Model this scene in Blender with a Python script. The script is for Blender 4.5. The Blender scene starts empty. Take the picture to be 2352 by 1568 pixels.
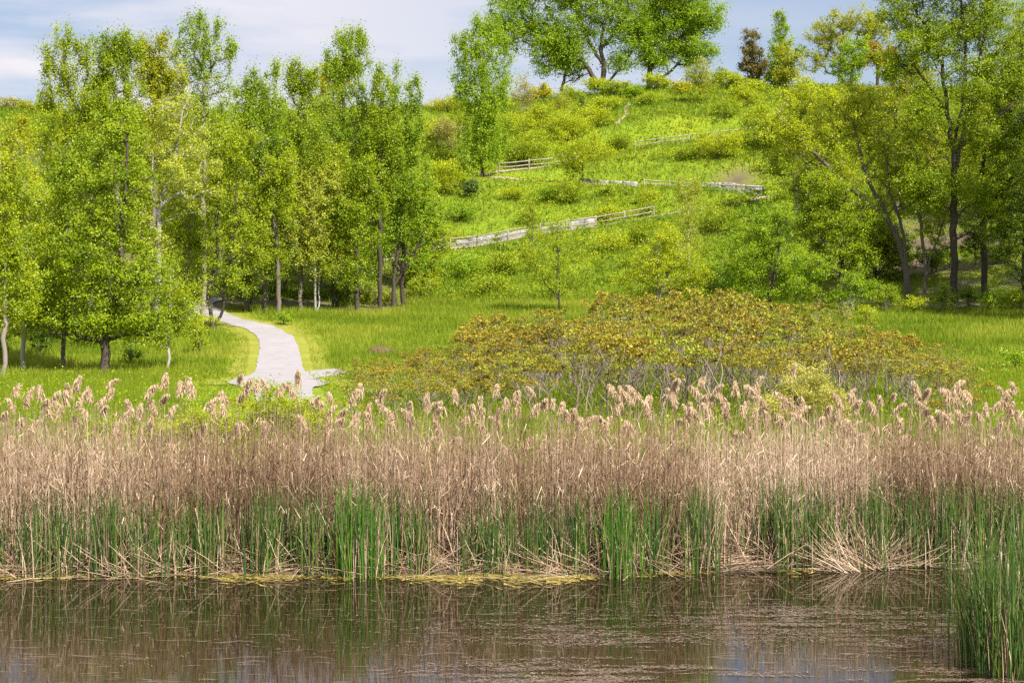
import bpy, math, random
import numpy as np

# ------------------------------------------------------------------ camera, sky, sun, exposure
SC = bpy.context.scene
COL = SC.collection
FPX, U0, VH, HC = 4389.0, 1176.0, 660.0, 5.03     # focal length (2352 px frame), optical axis, horizon row, eye height
cam = bpy.data.cameras.new("camera"); cam_o = bpy.data.objects.new("camera", cam); COL.objects.link(cam_o)
cam.sensor_width = 36.0; cam.lens = 36.0 * FPX / 2352.0
cam.shift_y = -(784.0 - VH) / 2352.0
cam.clip_start = 0.5; cam.clip_end = 9000
cam_o.location = (0, 0, HC); cam_o.rotation_euler = (math.radians(90), 0, 0)
SC.camera = cam_o

SUN_DIR = np.array([0.52, -0.66, 0.86]); SUN_DIR /= np.linalg.norm(SUN_DIR)   # towards the sun
sun_el = math.asin(SUN_DIR[2]); sun_az = math.atan2(SUN_DIR[0], SUN_DIR[1])
world = bpy.data.worlds.new("World"); SC.world = world; world.use_nodes = True
nt = world.node_tree; nt.nodes.clear()
out = nt.nodes.new("ShaderNodeOutputWorld"); bg = nt.nodes.new("ShaderNodeBackground")
sky = nt.nodes.new("ShaderNodeTexSky"); sky.sky_type = 'NISHITA'; sky.sun_disc = False
sky.sun_elevation = sun_el; sky.sun_rotation = sun_az
sky.air_density = 1.0; sky.dust_density = 0.3; sky.ozone_density = 3.0
tc = nt.nodes.new("ShaderNodeTexCoord")
mp = nt.nodes.new("ShaderNodeMapping"); mp.inputs['Scale'].default_value = (6.0, 6.0, 30.0)
nz = nt.nodes.new("ShaderNodeTexNoise"); nz.inputs['Scale'].default_value = 1.0
nz.inputs['Detail'].default_value = 6.0; nz.inputs['Roughness'].default_value = 0.52
cr = nt.nodes.new("ShaderNodeValToRGB")
cr.color_ramp.elements[0].position = 0.34; cr.color_ramp.elements[1].position = 0.56
mixc = nt.nodes.new("ShaderNodeMix"); mixc.data_type = 'RGBA'
mixc.inputs[7].default_value = (6.3, 6.05, 6.4, 1)
sx = nt.nodes.new("ShaderNodeSeparateXYZ")
mr = nt.nodes.new("ShaderNodeMapRange")                      # the cloud sheet thins out to the east
mr.inputs[1].default_value = 0.18; mr.inputs[2].default_value = -0.20; mr.inputs[3].default_value = 0.10; mr.inputs[4].default_value = 1.0
mul = nt.nodes.new("ShaderNodeMath"); mul.operation = 'MULTIPLY'
L = nt.links.new
L(tc.outputs['Generated'], mp.inputs['Vector']); L(mp.outputs[0], nz.inputs['Vector']); L(nz.outputs[0], cr.inputs[0])
L(tc.outputs['Generated'], sx.inputs[0]); L(sx.outputs[0], mr.inputs[0])
L(cr.outputs[0], mul.inputs[0]); L(mr.outputs[0], mul.inputs[1]); L(mul.outputs[0], mixc.inputs[0])
thin = nt.nodes.new("ShaderNodeMix"); thin.data_type = 'RGBA'; thin.inputs[0].default_value = .7     # high thin veil
thin.inputs[7].default_value = (2.95, 3.45, 4.7, 1); L(sky.outputs[0], thin.inputs[6]); L(thin.outputs[2], mixc.inputs[6]); hi_ = nt.nodes.new("ShaderNodeMapRange"); hi_.inputs[1].default_value = .22; hi_.inputs[2].default_value = .55; hi_.inputs[3].default_value = 0; hi_.inputs[4].default_value = .75
L(sx.outputs[2], hi_.inputs[0])
fill_veil = nt.nodes.new("ShaderNodeMix"); fill_veil.data_type = 'RGBA'; fill_veil.inputs[7].default_value = (6.6, 6.8, 7.6, 1)  # bright overhead cloud above the frame, added as soft fill light
L(hi_.outputs[0], fill_veil.inputs[0]); L(mixc.outputs[2], fill_veil.inputs[6]); L(fill_veil.outputs[2], bg.inputs[0]); L(bg.outputs[0], out.inputs[0])
bg.inputs[1].default_value = 0.062

sl = bpy.data.lights.new("sun", 'SUN'); so = bpy.data.objects.new("sun", sl); COL.objects.link(so)
sl.energy = 4.7; sl.angle = math.radians(0.5); sl.color = (1.0, 0.95, 0.86)
from mathutils import Vector
so.rotation_euler = Vector(tuple(SUN_DIR)).to_track_quat('Z', 'Y').to_euler()
so.location = (40, -20, 80)
SC.view_settings.view_transform = 'Standard'; SC.view_settings.look = 'None'
SC.view_settings.gamma = 1.0; SC.view_settings.exposure = 1.24
SC.cycles.use_denoising = False
SC.cycles.max_bounces = 7; SC.cycles.diffuse_bounces = 3; SC.cycles.glossy_bounces = 3
SC.cycles.transmission_bounces = 4; SC.cycles.transparent_max_bounces = 4
SC.cycles.sample_clamp_indirect = 6.0

RNG = np.random.default_rng(11)
def X(u, d): return (u - U0) / FPX * d
def Z(v, d): return HC - (v - VH) / FPX * d

# ------------------------------------------------------------------ small library
def hash2(i, j, s):
    h = (i * 374761393 + j * 668265263 + s * 974634777) & 0xFFFFFFFF
    h = ((h ^ (h >> 13)) * 1274126177) & 0xFFFFFFFF
    return ((h ^ (h >> 16)) & 0xFFFF) / 65535.0
def vnoise(x, y, s=0):
    x = np.asarray(x, float); y = np.asarray(y, float)
    i = np.floor(x).astype(np.int64); j = np.floor(y).astype(np.int64)
    fx = x - i; fy = y - j; fx = fx * fx * (3 - 2 * fx); fy = fy * fy * (3 - 2 * fy)
    a = hash2(i, j, s); b = hash2(i + 1, j, s); c = hash2(i, j + 1, s); d = hash2(i + 1, j + 1, s)
    return (a * (1 - fx) + b * fx) * (1 - fy) + (c * (1 - fx) + d * fx) * fy
def fbm(x, y, s=0, o=3):
    t = 0; w = 0.5; n = 0
    for k in range(o):
        t = t + w * vnoise(np.asarray(x) * 2 ** k, np.asarray(y) * 2 ** k, s + k); n += w; w *= 0.5
    return t / n

class MB:
    """collects vertices, faces and one tint per vertex; build() links them as ONE mesh object"""
    def __init__(self): self.v = []; self.f4 = []; self.f3 = []; self.t = []; self.n = 0
    def add(self, v, f, tint=0.5):
        v = np.asarray(v, float).reshape(-1, 3); f = np.asarray(f, np.int64)
        if len(v) == 0: return
        self.v.append(v)
        (self.f4 if f.shape[1] == 4 else self.f3).append(f + self.n)
        self.t.append(np.broadcast_to(np.asarray(tint, float), (len(v),)) if np.ndim(tint) == 0 else np.asarray(tint, float))
        self.n += len(v)
    def mesh(self, name, mat, smooth=False):
        me = bpy.data.meshes.new(name)
        V = np.concatenate(self.v); T = np.concatenate(self.t)
        f4 = np.concatenate(self.f4) if self.f4 else np.zeros((0, 4), np.int64)
        f3 = np.concatenate(self.f3) if self.f3 else np.zeros((0, 3), np.int64)
        me.vertices.add(len(V)); me.vertices.foreach_set("co", V.astype(np.float32).ravel())
        nl = f4.size + f3.size; me.loops.add(nl)
        me.loops.foreach_set("vertex_index", np.concatenate([f4.ravel(), f3.ravel()]).astype(np.int32))
        me.polygons.add(len(f4) + len(f3))
        st = np.concatenate([np.arange(len(f4)) * 4, f4.size + np.arange(len(f3)) * 3]).astype(np.int32)
        me.polygons.foreach_set("loop_start", st)
        if smooth: me.polygons.foreach_set("use_smooth", np.ones(len(f4) + len(f3), bool))
        me.update(calc_edges=True)
        a = me.attributes.new("tint", 'FLOAT', 'POINT'); a.data.foreach_set("value", T.astype(np.float32))
        me.materials.append(mat)
        return me
    def build(self, name, mat, parent=None, loc=None, smooth=False):
        return link(name, self.mesh(name, mat, smooth), parent, loc)

def link(name, data, parent=None, loc=None):
    o = bpy.data.objects.new(name, data); COL.objects.link(o)
    if parent is not None: o.parent = parent
    if loc is not None: o.location = loc
    return o
def tag(o, label=None, cat=None, group=None, kind=None):
    if label: o['label'] = label
    if cat: o['category'] = cat
    if group: o['group'] = group
    if kind: o['kind'] = kind
    return o
def thing(name, label, cat, loc, group=None, rz=0.0):
    o = link(name, None, None, loc); o.rotation_euler = (0, 0, rz); o.empty_display_size = 0.3
    return tag(o, label, cat, group)

def frame(d):
    d = d / np.maximum(np.linalg.norm(d, axis=-1, keepdims=True), 1e-9)
    a = np.where(np.abs(d[..., 2:3]) > 0.9, np.array([1.0, 0, 0]), np.array([0, 0, 1.0]))
    s = np.cross(d, a); s /= np.maximum(np.linalg.norm(s, axis=-1, keepdims=True), 1e-9)
    return d, s, np.cross(d, s)
def tube(mb, P, R, sides=5, tint=0.5):
    P = np.asarray(P, float); R = np.asarray(R, float); n = len(P)
    T = np.gradient(P, axis=0); _, s, t = frame(T)
    # keep the side vector from flipping along the tube
    for k in range(1, n):
        s[k] = s[k - 1] - T[k] * (s[k - 1] @ T[k]) / max(T[k] @ T[k], 1e-9); s[k] /= max(np.linalg.norm(s[k]), 1e-9)
    t = np.cross(T / np.maximum(np.linalg.norm(T, axis=1, keepdims=True), 1e-9), s)
    a = np.arange(sides) * 2 * math.pi / sides
    V = P[:, None] + R[:, None, None] * (np.cos(a)[None, :, None] * s[:, None] + np.sin(a)[None, :, None] * t[:, None])
    i = np.arange(n - 1)[:, None] * sides; k = np.arange(sides)[None]; k2 = (k + 1) % sides
    F = np.stack([i + k, i + k2, i + sides + k2, i + sides + k], -1).reshape(-1, 4)
    mb.add(V.reshape(-1, 3), F, tint)
def prisms(mb, P, R, tint, sides=3):
    """many stems at once: P (N,K,3) points, R (N,K) radii, tint (N,)"""
    N, K, _ = P.shape
    T = P[:, -1] - P[:, 0]; _, s, t = frame(T)
    a0 = RNG.uniform(0, 6.28, N)
    a = a0[:, None] + np.arange(sides)[None] * 2 * math.pi / sides
    ring = np.cos(a)[..., None] * s[:, None] + np.sin(a)[..., None] * t[:, None]     # N,S,3
    V = P[:, :, None] + R[:, :, None, None] * ring[:, None]
    b = np.arange(N)[:, None, None] * K * sides; i = np.arange(K - 1)[None, :, None] * sides
    k = np.arange(sides)[None, None]; k2 = (k + 1) % sides
    F = np.stack([b + i + k, b + i + k2, b + i + sides + k2, b + i + sides + k], -1).reshape(-1, 4)
    mb.add(V.reshape(-1, 3), F, np.repeat(tint, K * sides))
def ribbons(mb, P, W, side, tint):
    """many blades at once: P (N,K,3) centre lines, W (N,K) half widths, side (N,3)"""
    N, K, _ = P.shape
    V = np.stack([P - W[..., None] * side[:, None], P + W[..., None] * side[:, None]], 2)   # N,K,2,3
    b = np.arange(N)[:, None] * K * 2; i = np.arange(K - 1)[None] * 2
    F = np.stack([b + i, b + i + 1, b + i + 3, b + i + 2], -1).reshape(-1, 4)
    mb.add(V.reshape(-1, 3), F, np.repeat(tint, K * 2))
def blades(mb, B, h, lean, w, tint, droop=0.0, K=3):
    """upright grass-like blades from bases B (N,3)"""
    N = len(B); az = RNG.uniform(0, 6.283, N)
    dirv = np.stack([np.cos(az), np.sin(az), np.zeros(N)], 1)
    t = np.linspace(0, 1, K)[None]
    up = h[:, None] * (t - droop * t ** 3); out_ = (h * lean)[:, None] * t ** 1.7
    P = B[:, None] + dirv[:, None] * out_[..., None]; P[..., 2] += up
    az2 = RNG.uniform(0, 6.283, N); side = np.stack([np.cos(az2), np.sin(az2), np.zeros(N)], 1)
    W = w[:, None] * (1 - 0.9 * t ** 2.2)
    ribbons(mb, P, W, side, tint)
def tri_blades(mb, B, h, lean, w, tint):
    N = len(B); az = RNG.uniform(0, 6.283, N); az2 = RNG.uniform(0, 6.283, N)
    s = np.stack([np.cos(az2), np.sin(az2), np.zeros(N)], 1) * w[:, None]
    tip = B + np.stack([np.cos(az) * h * lean, np.sin(az) * h * lean, h], 1)
    V = np.stack([B - s, B + s, tip], 1).reshape(-1, 3)
    mb.add(V, np.arange(3 * N).reshape(-1, 3), np.repeat(tint, 3))
def leaves(mb, C, size, tint, rng, up=0.55, asp=0.68, outward=None):
    N = len(C)
    n = rng.normal(size=(N, 3)); n /= np.linalg.norm(n, axis=1, keepdims=True); n += SUN_DIR * up
    if outward is not None: n += outward
    n /= np.linalg.norm(n, axis=1, keepdims=True)
    r = rng.normal(size=(N, 3)); a = np.cross(n, r); a /= np.linalg.norm(a, axis=1, keepdims=True); b = np.cross(n, a)
    L_ = size[:, None] * 0.5; Wd = L_ * asp
    fold = n * (L_ * 0.25)
    V = np.stack([C - a * L_, C + b * Wd + fold - a * L_ * .15, C + a * L_, C - b * Wd + fold - a * L_ * .15], 1).reshape(-1, 3)
    mb.add(V, np.arange(4 * N).reshape(-1, 4), np.repeat(tint, 4))

# ------------------------------------------------------------------ materials
def mat_base(name):
    m = bpy.data.materials.new(name); m.use_nodes = True; t = m.node_tree; t.nodes.clear()
    o = t.nodes.new("ShaderNodeOutputMaterial"); p = t.nodes.new("ShaderNodeBsdfPrincipled")
    t.links.new(p.outputs[0], o.inputs[0]); return m, t, p, o
def tint_mat(name, lo, hi, mid=None, trans=0.0, rough=0.6, spec=0.3, noise=0.0, nscale=3.0):
    m, t, p, o = mat_base(name)
    at = t.nodes.new("ShaderNodeAttribute"); at.attribute_name = "tint"
    r = t.nodes.new("ShaderNodeValToRGB"); e = r.color_ramp.elements
    e[0].color = (*lo, 1); e[1].color = (*hi, 1)
    if mid: k = e.new(0.5); k.color = (*mid, 1)
    src = at.outputs['Fac']
    if noise:
        tx = t.nodes.new("ShaderNodeTexCoord"); n = t.nodes.new("ShaderNodeTexNoise"); n.inputs['Scale'].default_value = nscale
        n.inputs['Detail'].default_value = 5
        t.links.new(tx.outputs['Object'], n.inputs['Vector'])
        ma = t.nodes.new("ShaderNodeMath"); ma.operation = 'MULTIPLY_ADD'; ma.inputs[1].default_value = noise
        t.links.new(n.outputs[0], ma.inputs[0])
        sb = t.nodes.new("ShaderNodeMath"); sb.operation = 'SUBTRACT'; sb.inputs[1].default_value = noise * 0.5
        t.links.new(at.outputs['Fac'], sb.inputs[0]); t.links.new(sb.outputs[0], ma.inputs[2]); src = ma.outputs[0]
    t.links.new(src, r.inputs[0]); t.links.new(r.outputs[0], p.inputs['Base Color'])
    p.inputs['Roughness'].default_value = rough; p.inputs['Specular IOR Level'].default_value = spec
    if trans:
        tr = t.nodes.new("ShaderNodeBsdfTranslucent"); mx = t.nodes.new("ShaderNodeMixShader"); mx.inputs[0].default_value = trans
        t.links.new(r.outputs[0], tr.inputs[0]); t.links.new(p.outputs[0], mx.inputs[1]); t.links.new(tr.outputs[0], mx.inputs[2])
        t.links.new(mx.outputs[0], o.inputs[0])
    return m
def leafm(name, lo, hi, mid=None, trans=0.46): return tint_mat(name, lo, hi, mid, trans, 0.45, 0.3)
LEAF = {
    'green':  leafm('leaf_green',  (.140, .225, .006), (.365, .450, .012)),
    'yg':     leafm('leaf_yellow_green', (.180, .260, .006), (.410, .470, .014)),
    'olive':  leafm('leaf_olive',  (.220, .265, .007), (.450, .455, .016)),
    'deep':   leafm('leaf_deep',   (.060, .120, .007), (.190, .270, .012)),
    'blue':   leafm('leaf_poplar', (.135, .230, .009), (.350, .460, .020)),
    'pale':   leafm('leaf_pale',   (.240, .290, .014), (.510, .530, .055)),
    'gold':   leafm('leaf_gold',   (.360, .350, .006), (.560, .520, .014)),
    'rust':   leafm('leaf_rust',   (.250, .190, .010), (.460, .310, .018)),
    'maroon': leafm('leaf_maroon', (.070, .080, .014), (.240, .180, .026)),
    'grey':   leafm('leaf_grey',   (.290, .265, .070), (.450, .420, .090)),
    'juniper':leafm('leaf_juniper',(.065, .120, .014), (.140, .200, .020), trans=0.1),
    'bright': leafm('leaf_bright', (.145, .265, .008), (.350, .470, .014)),
    'lime':   leafm('leaf_lime',   (.280, .350, .006), (.490, .530, .014)),
    'cream':  leafm('leaf_cream',  (.330, .320, .030), (.640, .590, .160)),
}
BARK = {
    'dark': tint_mat('bark_dark', (.030, .022, .017), (.085, .065, .050), rough=.9, noise=.8, nscale=6),
    'mid':  tint_mat('bark_mid', (.080, .065, .050), (.190, .160, .125), rough=.9, noise=.8, nscale=6),
    'pale': tint_mat('bark_pale', (.180, .165, .140), (.420, .400, .350), rough=.85, noise=.9, nscale=5),
    'grey': tint_mat('bark_grey', (.140, .110, .095), (.300, .250, .220), rough=.9, noise=.6, nscale=5),
}

def ramp_mat(name, stops, scale, detail=6, rough=0.9, bump=0.0, scale2=None, spec=.2, stretch=None):
    m, t, p, o = mat_base(name)
    tx = t.nodes.new("ShaderNodeTexCoord"); n = t.nodes.new("ShaderNodeTexNoise")
    n.inputs['Scale'].default_value = scale; n.inputs['Detail'].default_value = detail; n.inputs['Roughness'].default_value = .62
    v = tx.outputs['Object']
    if stretch:
        mpn = t.nodes.new("ShaderNodeMapping"); mpn.inputs['Scale'].default_value = stretch
        t.links.new(v, mpn.inputs[0]); v = mpn.outputs[0]
    t.links.new(v, n.inputs['Vector']); src = n.outputs[0]
    if scale2:
        n2 = t.nodes.new("ShaderNodeTexNoise"); n2.inputs['Scale'].default_value = scale2; n2.inputs['Detail'].default_value = 3
        t.links.new(v, n2.inputs['Vector'])
        mm = t.nodes.new("ShaderNodeMath"); mm.operation = 'ADD'; t.links.new(n.outputs[0], mm.inputs[0]); t.links.new(n2.outputs[0], mm.inputs[1])
        m2 = t.nodes.new("ShaderNodeMath"); m2.operation = 'MULTIPLY'; m2.inputs[1].default_value = .5; t.links.new(mm.outputs[0], m2.inputs[0]); src = m2.outputs[0]
    r = t.nodes.new("ShaderNodeValToRGB"); e = r.color_ramp.elements
    e[0].position, e[0].color = stops[0][0], (*stops[0][1], 1); e[1].position, e[1].color = stops[-1][0], (*stops[-1][1], 1)
    for pos, c in stops[1:-1]: k = e.new(pos); k.color = (*c, 1)
    t.links.new(src, r.inputs[0]); t.links.new(r.outputs[0], p.inputs['Base Color'])
    p.inputs['Roughness'].default_value = rough; p.inputs['Specular IOR Level'].default_value = spec
    if bump:
        b = t.nodes.new("ShaderNodeBump"); b.inputs['Strength'].default_value = bump; b.inputs['Distance'].default_value = .05
        t.links.new(src, b.inputs['Height']); t.links.new(b.outputs[0], p.inputs['Normal'])
    return m, t, p, r

# ------------------------------------------------------------------ terrain (a height for every bearing u and distance d)
ZC = {  # bearing: [(distance, height) ...]
    -2600: [(8, -.7), (31, -.7), (33.6, 0), (36, .15), (45, .35), (70, .4), (97, .5), (115, 1.3), (130, 2.5), (150, 6), (175, 15), (200, 23.6), (215, 24.5), (300, 25)],
    60:  [(8, -.7), (31, -.7), (33.6, 0), (36, .15), (45, .35), (70, .4), (97, .5), (115, 1.3), (130, 2.5), (150, 6), (175, 15), (200, 23.6), (215, 24.5), (300, 25)],
    600: [(8, -.7), (31, -.7), (33.6, 0), (36, .15), (45, .35), (70, .4), (97, .4), (115, 1.36), (130, 2.5), (145, 3.5), (160, 5.5), (175, 9), (200, 19), (218, 25), (300, 26)],
    1000: [(8, -.7), (31, -.7), (33.6, 0), (36, .15), (45, .35), (70, .4), (97, .5), (115, 1.5), (130, 2.6), (150, 3.8), (175, 8.4), (190, 15.2), (200, 18.2), (216, 25.2), (300, 27)],
    1250: [(8, -.7), (31, -.7), (33.6, 0), (36, .15), (45, .35), (70, .4), (97, .5), (115, 1.5), (130, 2.6), (150, 3.8), (175, 9.4), (190, 15.4), (199, 18.0), (225, 27.6), (300, 30)],
    1500: [(8, -.7), (31, -.7), (34, 0), (36, .15), (45, .35), (70, .4), (97, .6), (115, 1.5), (130, 2.6), (150, 4.2), (176, 11.6), (189, 14.9), (200, 20.1), (225, 28.7), (300, 31)],
    1750: [(8, -.7), (31, -.7), (34.4, 0), (36.5, .15), (45, .35), (70, .4), (97, .7), (115, 1.6), (130, 2.8), (150, 4.4), (178, 13), (187, 14.4), (202, 21.3), (225, 28.7), (300, 31)],
    2352: [(8, -.7), (31, -.7), (34.4, 0), (36.5, .15), (45, .35), (70, .4), (97, .7), (115, 1.9), (134, 3.25), (150, 8), (175, 15), (200, 22), (225, 28.5), (300, 31)],
    5200: [(8, -.7), (31, -.7), (34.4, 0), (36.5, .15), (45, .35), (70, .4), (97, .7), (115, 1.9), (134, 3.25), (150, 8), (175, 15), (200, 22), (225, 28.5), (300, 31)],
}
GU = np.arange(-2600, 5201, 20.0); GD = np.arange(8, 300.1, 0.75)
cols = sorted(ZC)
tab = np.array([np.interp(GD, *zip(*ZC[c])) for c in cols])
k = np.exp(-0.5 * (np.arange(-8, 9) / 3.2) ** 2); k /= k.sum()
sm = np.array([np.convolve(np.pad(r, 8, mode='edge'), k, 'valid') for r in tab])
w_s = np.clip((GD - 36) / 12, 0, 1); tab = tab * (1 - w_s) + sm * w_s
GH = np.array([np.interp(GU, cols, tab[:, j]) for j in range(len(GD))]).T            # (nu, nd)
kk = np.exp(-0.5 * (np.arange(-10, 11) / 4.0) ** 2); kk /= kk.sum()
GH = np.array([np.convolve(np.pad(GH[:, j], 10, mode='edge'), kk, 'valid') for j in range(len(GD))]).T
UU, DD = np.meshgrid(GU, GD, indexing='ij'); XX = X(UU, DD)
amp = np.interp(GD, [8, 33, 45, 100, 150, 180, 300], [.1, .06, .1, .12, .3, .55, .5])[None]
GH = GH + amp * (fbm(XX / 7, DD / 5, 3) - .5) * 2 + 0.35 * amp * (fbm(XX / 1.6, DD / 1.6, 9) - .5)
# ragged water's edge
GH = GH + np.clip(1 - np.abs(DD - 34) / 3, 0, 1) * (fbm(XX / 2.2, DD * 0 + 3, 5) - .5) * .28
def ground0(u, d):
    u = np.asarray(u, float); d = np.asarray(d, float)
    fu = np.clip((u - GU[0]) / 20.0, 0, len(GU) - 1.001); fd = np.clip((d - GD[0]) / .75, 0, len(GD) - 1.001)
    i = fu.astype(int); j = fd.astype(int); a = fu - i; b = fd - j
    return (GH[i, j] * (1 - a) + GH[i + 1, j] * a) * (1 - b) + (GH[i, j + 1] * (1 - a) + GH[i + 1, j + 1] * a) * b
def spline(P, n):
    P = np.asarray(P, float); m = len(P); t = np.linspace(0, m - 1, n); i = np.clip(t.astype(int), 0, m - 2); f = (t - i)[:, None]
    p0 = P[np.maximum(i - 1, 0)]; p1 = P[i]; p2 = P[i + 1]; p3 = P[np.minimum(i + 2, m - 1)]
    return .5 * (2 * p1 + (p2 - p0) * f + (2 * p0 - 5 * p1 + 4 * p2 - p3) * f ** 2 + (3 * p1 - p0 - 3 * p2 + p3) * f ** 3)
def d_of(u, v, lo=40, hi=230):
    """distance at which the ground on bearing u shows at row v"""
    ds = np.arange(lo, hi, .25); vv = VH + (HC - ground0(np.full_like(ds, u), ds)) / ds * FPX
    k = np.argmax(vv <= v); return float(ds[k]) if (vv <= v).any() else float(hi)
def pt(u, d, dz=0.0): return np.array([X(u, d), d, float(ground0(u, d)) + dz])

# level benches for the hill trails:  (u, v, d)
TRAIL = {
    'low': spline([(860, 606, 170), (985, 580, 173), (1100, 567, 175), (1240, 541, 176), (1367, 524, 177), (1500, 500, 178), (1600, 484, 179), (1690, 469, 180), (1790, 452, 182)], 120),
    'mid': spline([(1790, 452, 184), (1730, 450, 188), (1600, 441, 189.5), (1465, 433, 190), (1330, 425, 191), (1180, 416, 192), (1090, 409, 193)], 90),
    'top': spline([(1090, 409, 195), (1160, 396, 197), (1300, 381, 200), (1450, 349, 203), (1580, 331, 204), (1735, 314, 205), (1900, 290, 207)], 100),
}
for nm, P in TRAIL.items():
    px_, py_, pz_ = X(P[:, 0], P[:, 2]), P[:, 2], Z(P[:, 1], P[:, 2])
    sel = (UU > P[:, 0].min() - 150) & (UU < P[:, 0].max() + 150) & (DD > P[:, 2].min() - 9) & (DD < P[:, 2].max() + 9)
    q = np.stack([XX[sel], DD[sel]], 1)
    dist = np.hypot(q[:, :1] - px_[None], (q[:, 1:] - py_[None])); j = dist.argmin(1); dm = dist.min(1)
    wgt = np.clip(1 - (dm - 1.3) / 4.5, 0, 1); wgt = wgt * wgt * (3 - 2 * wgt)
    GH[sel] = GH[sel] * (1 - wgt) + pz_[j] * wgt

# paved path in the meadow
PATH = np.array([(u, d_of(u, v)) for u, v in [(640, 874), (642, 850), (642, 822), (640, 795), (630, 772), (600, 756), (560, 745), (520, 734), (480, 718), (452, 700), (462, 690), (480, 684)]])
PATH = np.vstack([[(668, 70), (655, 80), (645, 89)], PATH])
PATH = spline(np.stack([X(PATH[:, 0], PATH[:, 1]), PATH[:, 1]], 1), 220)
SIDE = spline([(X(u_, d_of(u_, v_)), d_of(u_, v_)) for u_, v_ in [(585, 872), (650, 870), (710, 863), (765, 856), (800, 854)]], 60)
def near(xy, P):
    out_ = np.empty(len(xy))
    for s in range(0, len(xy), 20000): q = xy[s:s + 20000]; out_[s:s + 20000] = np.sqrt(((q[:, None] - P[None]) ** 2).sum(-1)).min(1)
    return out_
# flatten the ground a little under the paved path
sel = (DD > 50) & (DD < 160) & (UU > -400) & (UU < 1100)
dm = near(np.stack([XX[sel], DD[sel]], 1), np.vstack([PATH[::3], SIDE[::3]]))
FOOT = spline([(1418, 288, 213), (1428, 275, 214.5), (1440, 262, 216), (1437, 250, 217.5), (1446, 240, 219)], 40)

gmat, gt, gp, gr = ramp_mat('ground_cover', [(.30, (.075, .115, .006)), (.46, (.125, .180, .007)), (.58, (.175, .220, .009)), (.72, (.240, .240, .018))], 1.6, 8, .95, .5, .14)
# bare brown soil shows on the steep wooded bank to the east and under the trees to the west
at = gt.nodes.new("ShaderNodeAttribute"); at.attribute_name = "tint"
soil = gt.nodes.new("ShaderNodeValToRGB"); soil.color_ramp.elements[0].color = (.045, .032, .022, 1); soil.color_ramp.elements[1].color = (.17, .125, .085, 1)
sn = gt.nodes.new("ShaderNodeTexNoise"); sn.inputs['Scale'].default_value = 1.1; sn.inputs['Detail'].default_value = 8
txn = gt.nodes.new("ShaderNodeTexCoord"); gt.links.new(txn.outputs['Object'], sn.inputs['Vector']); gt.links.new(sn.outputs[0], soil.inputs[0])
ms = gt.nodes.new("ShaderNodeMix"); ms.data_type = 'RGBA'
gt.links.new(at.outputs['Fac'], ms.inputs[0]); gt.links.new(gr.outputs[0], ms.inputs[6]); gt.links.new(soil.outputs[0], ms.inputs[7]); gt.links.new(ms.outputs[2], gp.inputs['Base Color'])
FAR = np.array([330., 380, 460, 600, 900, 1500, 3000, 7000])
GD2 = np.concatenate([GD, FAR]); nu, nd = len(GU), len(GD2)
H2 = np.concatenate([GH, GH[:, -1:] + (FAR - 300)[None] * -0.004], 1)
U2, D2 = np.meshgrid(GU, GD2, indexing='ij')
def soil_mask(x, d, u):
    n_ = fbm(x / 4, d / 3, 21)
    east = np.clip((u - 1830) / 160, 0, 1) * np.clip((d - 134) / 2.5, 0, 1) * np.clip((172 - d) / 14, 0, 1)
    west = np.clip((1000 - u) / 120, 0, 1) * np.clip((d - 141) / 3, 0, 1) * np.clip((190 - d) / 20, 0, 1) * .8
    bank = np.clip((50 - d) / 5, 0, 1)
    scar = np.exp(-(((u - 1690) / 55) ** 2) - ((d - 192.5) / 1.3) ** 2) * np.clip((n_ - .38) * 6, 0, 1) + np.exp(-(((u - 85) / 30) ** 2) - ((d - 186) / 5) ** 2)
    return np.clip(np.maximum(np.maximum(east, west) * np.clip((n_ - .30) * 4, 0, 1), np.maximum(bank, scar)), 0, 1)
mb = MB()
i, j = np.meshgrid(np.arange(nu - 1), np.arange(nd - 1), indexing='ij'); a = (i * nd + j).ravel()
mb.add(np.stack([X(U2, D2), D2, H2], -1).reshape(-1, 3), np.stack([a, a + nd, a + nd + 1, a + 1], 1), soil_mask(X(U2, D2), D2, U2).ravel())
tag(mb.build('ground', gmat, smooth=True), kind='structure')

def strip(name, P, half, mat, dz, label=None, endtaper=False):
    P = np.asarray(P); T = np.gradient(P, axis=0); T /= np.linalg.norm(T, axis=1, keepdims=True); Nn = np.stack([-T[:, 1], T[:, 0]], 1)
    hw = np.broadcast_to(half, (len(P),))
    S = np.linspace(-1, 1, 9); Q = P[:, None] + Nn[:, None] * (hw[:, None] * S[None])[..., None]
    jit = (fbm(Q[..., 0] * 1.4, Q[..., 1] * 1.4, 31) - .5) * .16
    Q[:, 0] += Nn * jit[:, :1]; Q[:, -1] += Nn * jit[:, -1:]
    u = Q[..., 0] / Q[..., 1] * FPX + U0; z = ground0(u, Q[..., 1]) + dz
    n, m = Q.shape[:2]; ii, jj = np.meshgrid(np.arange(n - 1), np.arange(m - 1), indexing='ij'); a = (ii * m + jj).ravel()
    mb = MB(); mb.add(np.concatenate([Q, z[..., None]], -1).reshape(-1, 3), np.stack([a, a + 1, a + m + 1, a + m], 1))
    return tag(mb.build(name, mat, smooth=True), kind='structure')
pave = ramp_mat('path_paving', [(.3, (.19, .172, .175)), (.42, (.25, .230, .236)), (.55, (.275, .255, .262)), (.72, (.31, .290, .295))], 1.1, 9, .9, .3, 9)[0]
straw = ramp_mat('verge_straw', [(.3, (.13, .16, .010)), (.5, (.19, .20, .02)), (.7, (.28, .25, .06))], 5, 8, .95, .6, .6)[0]
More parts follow.
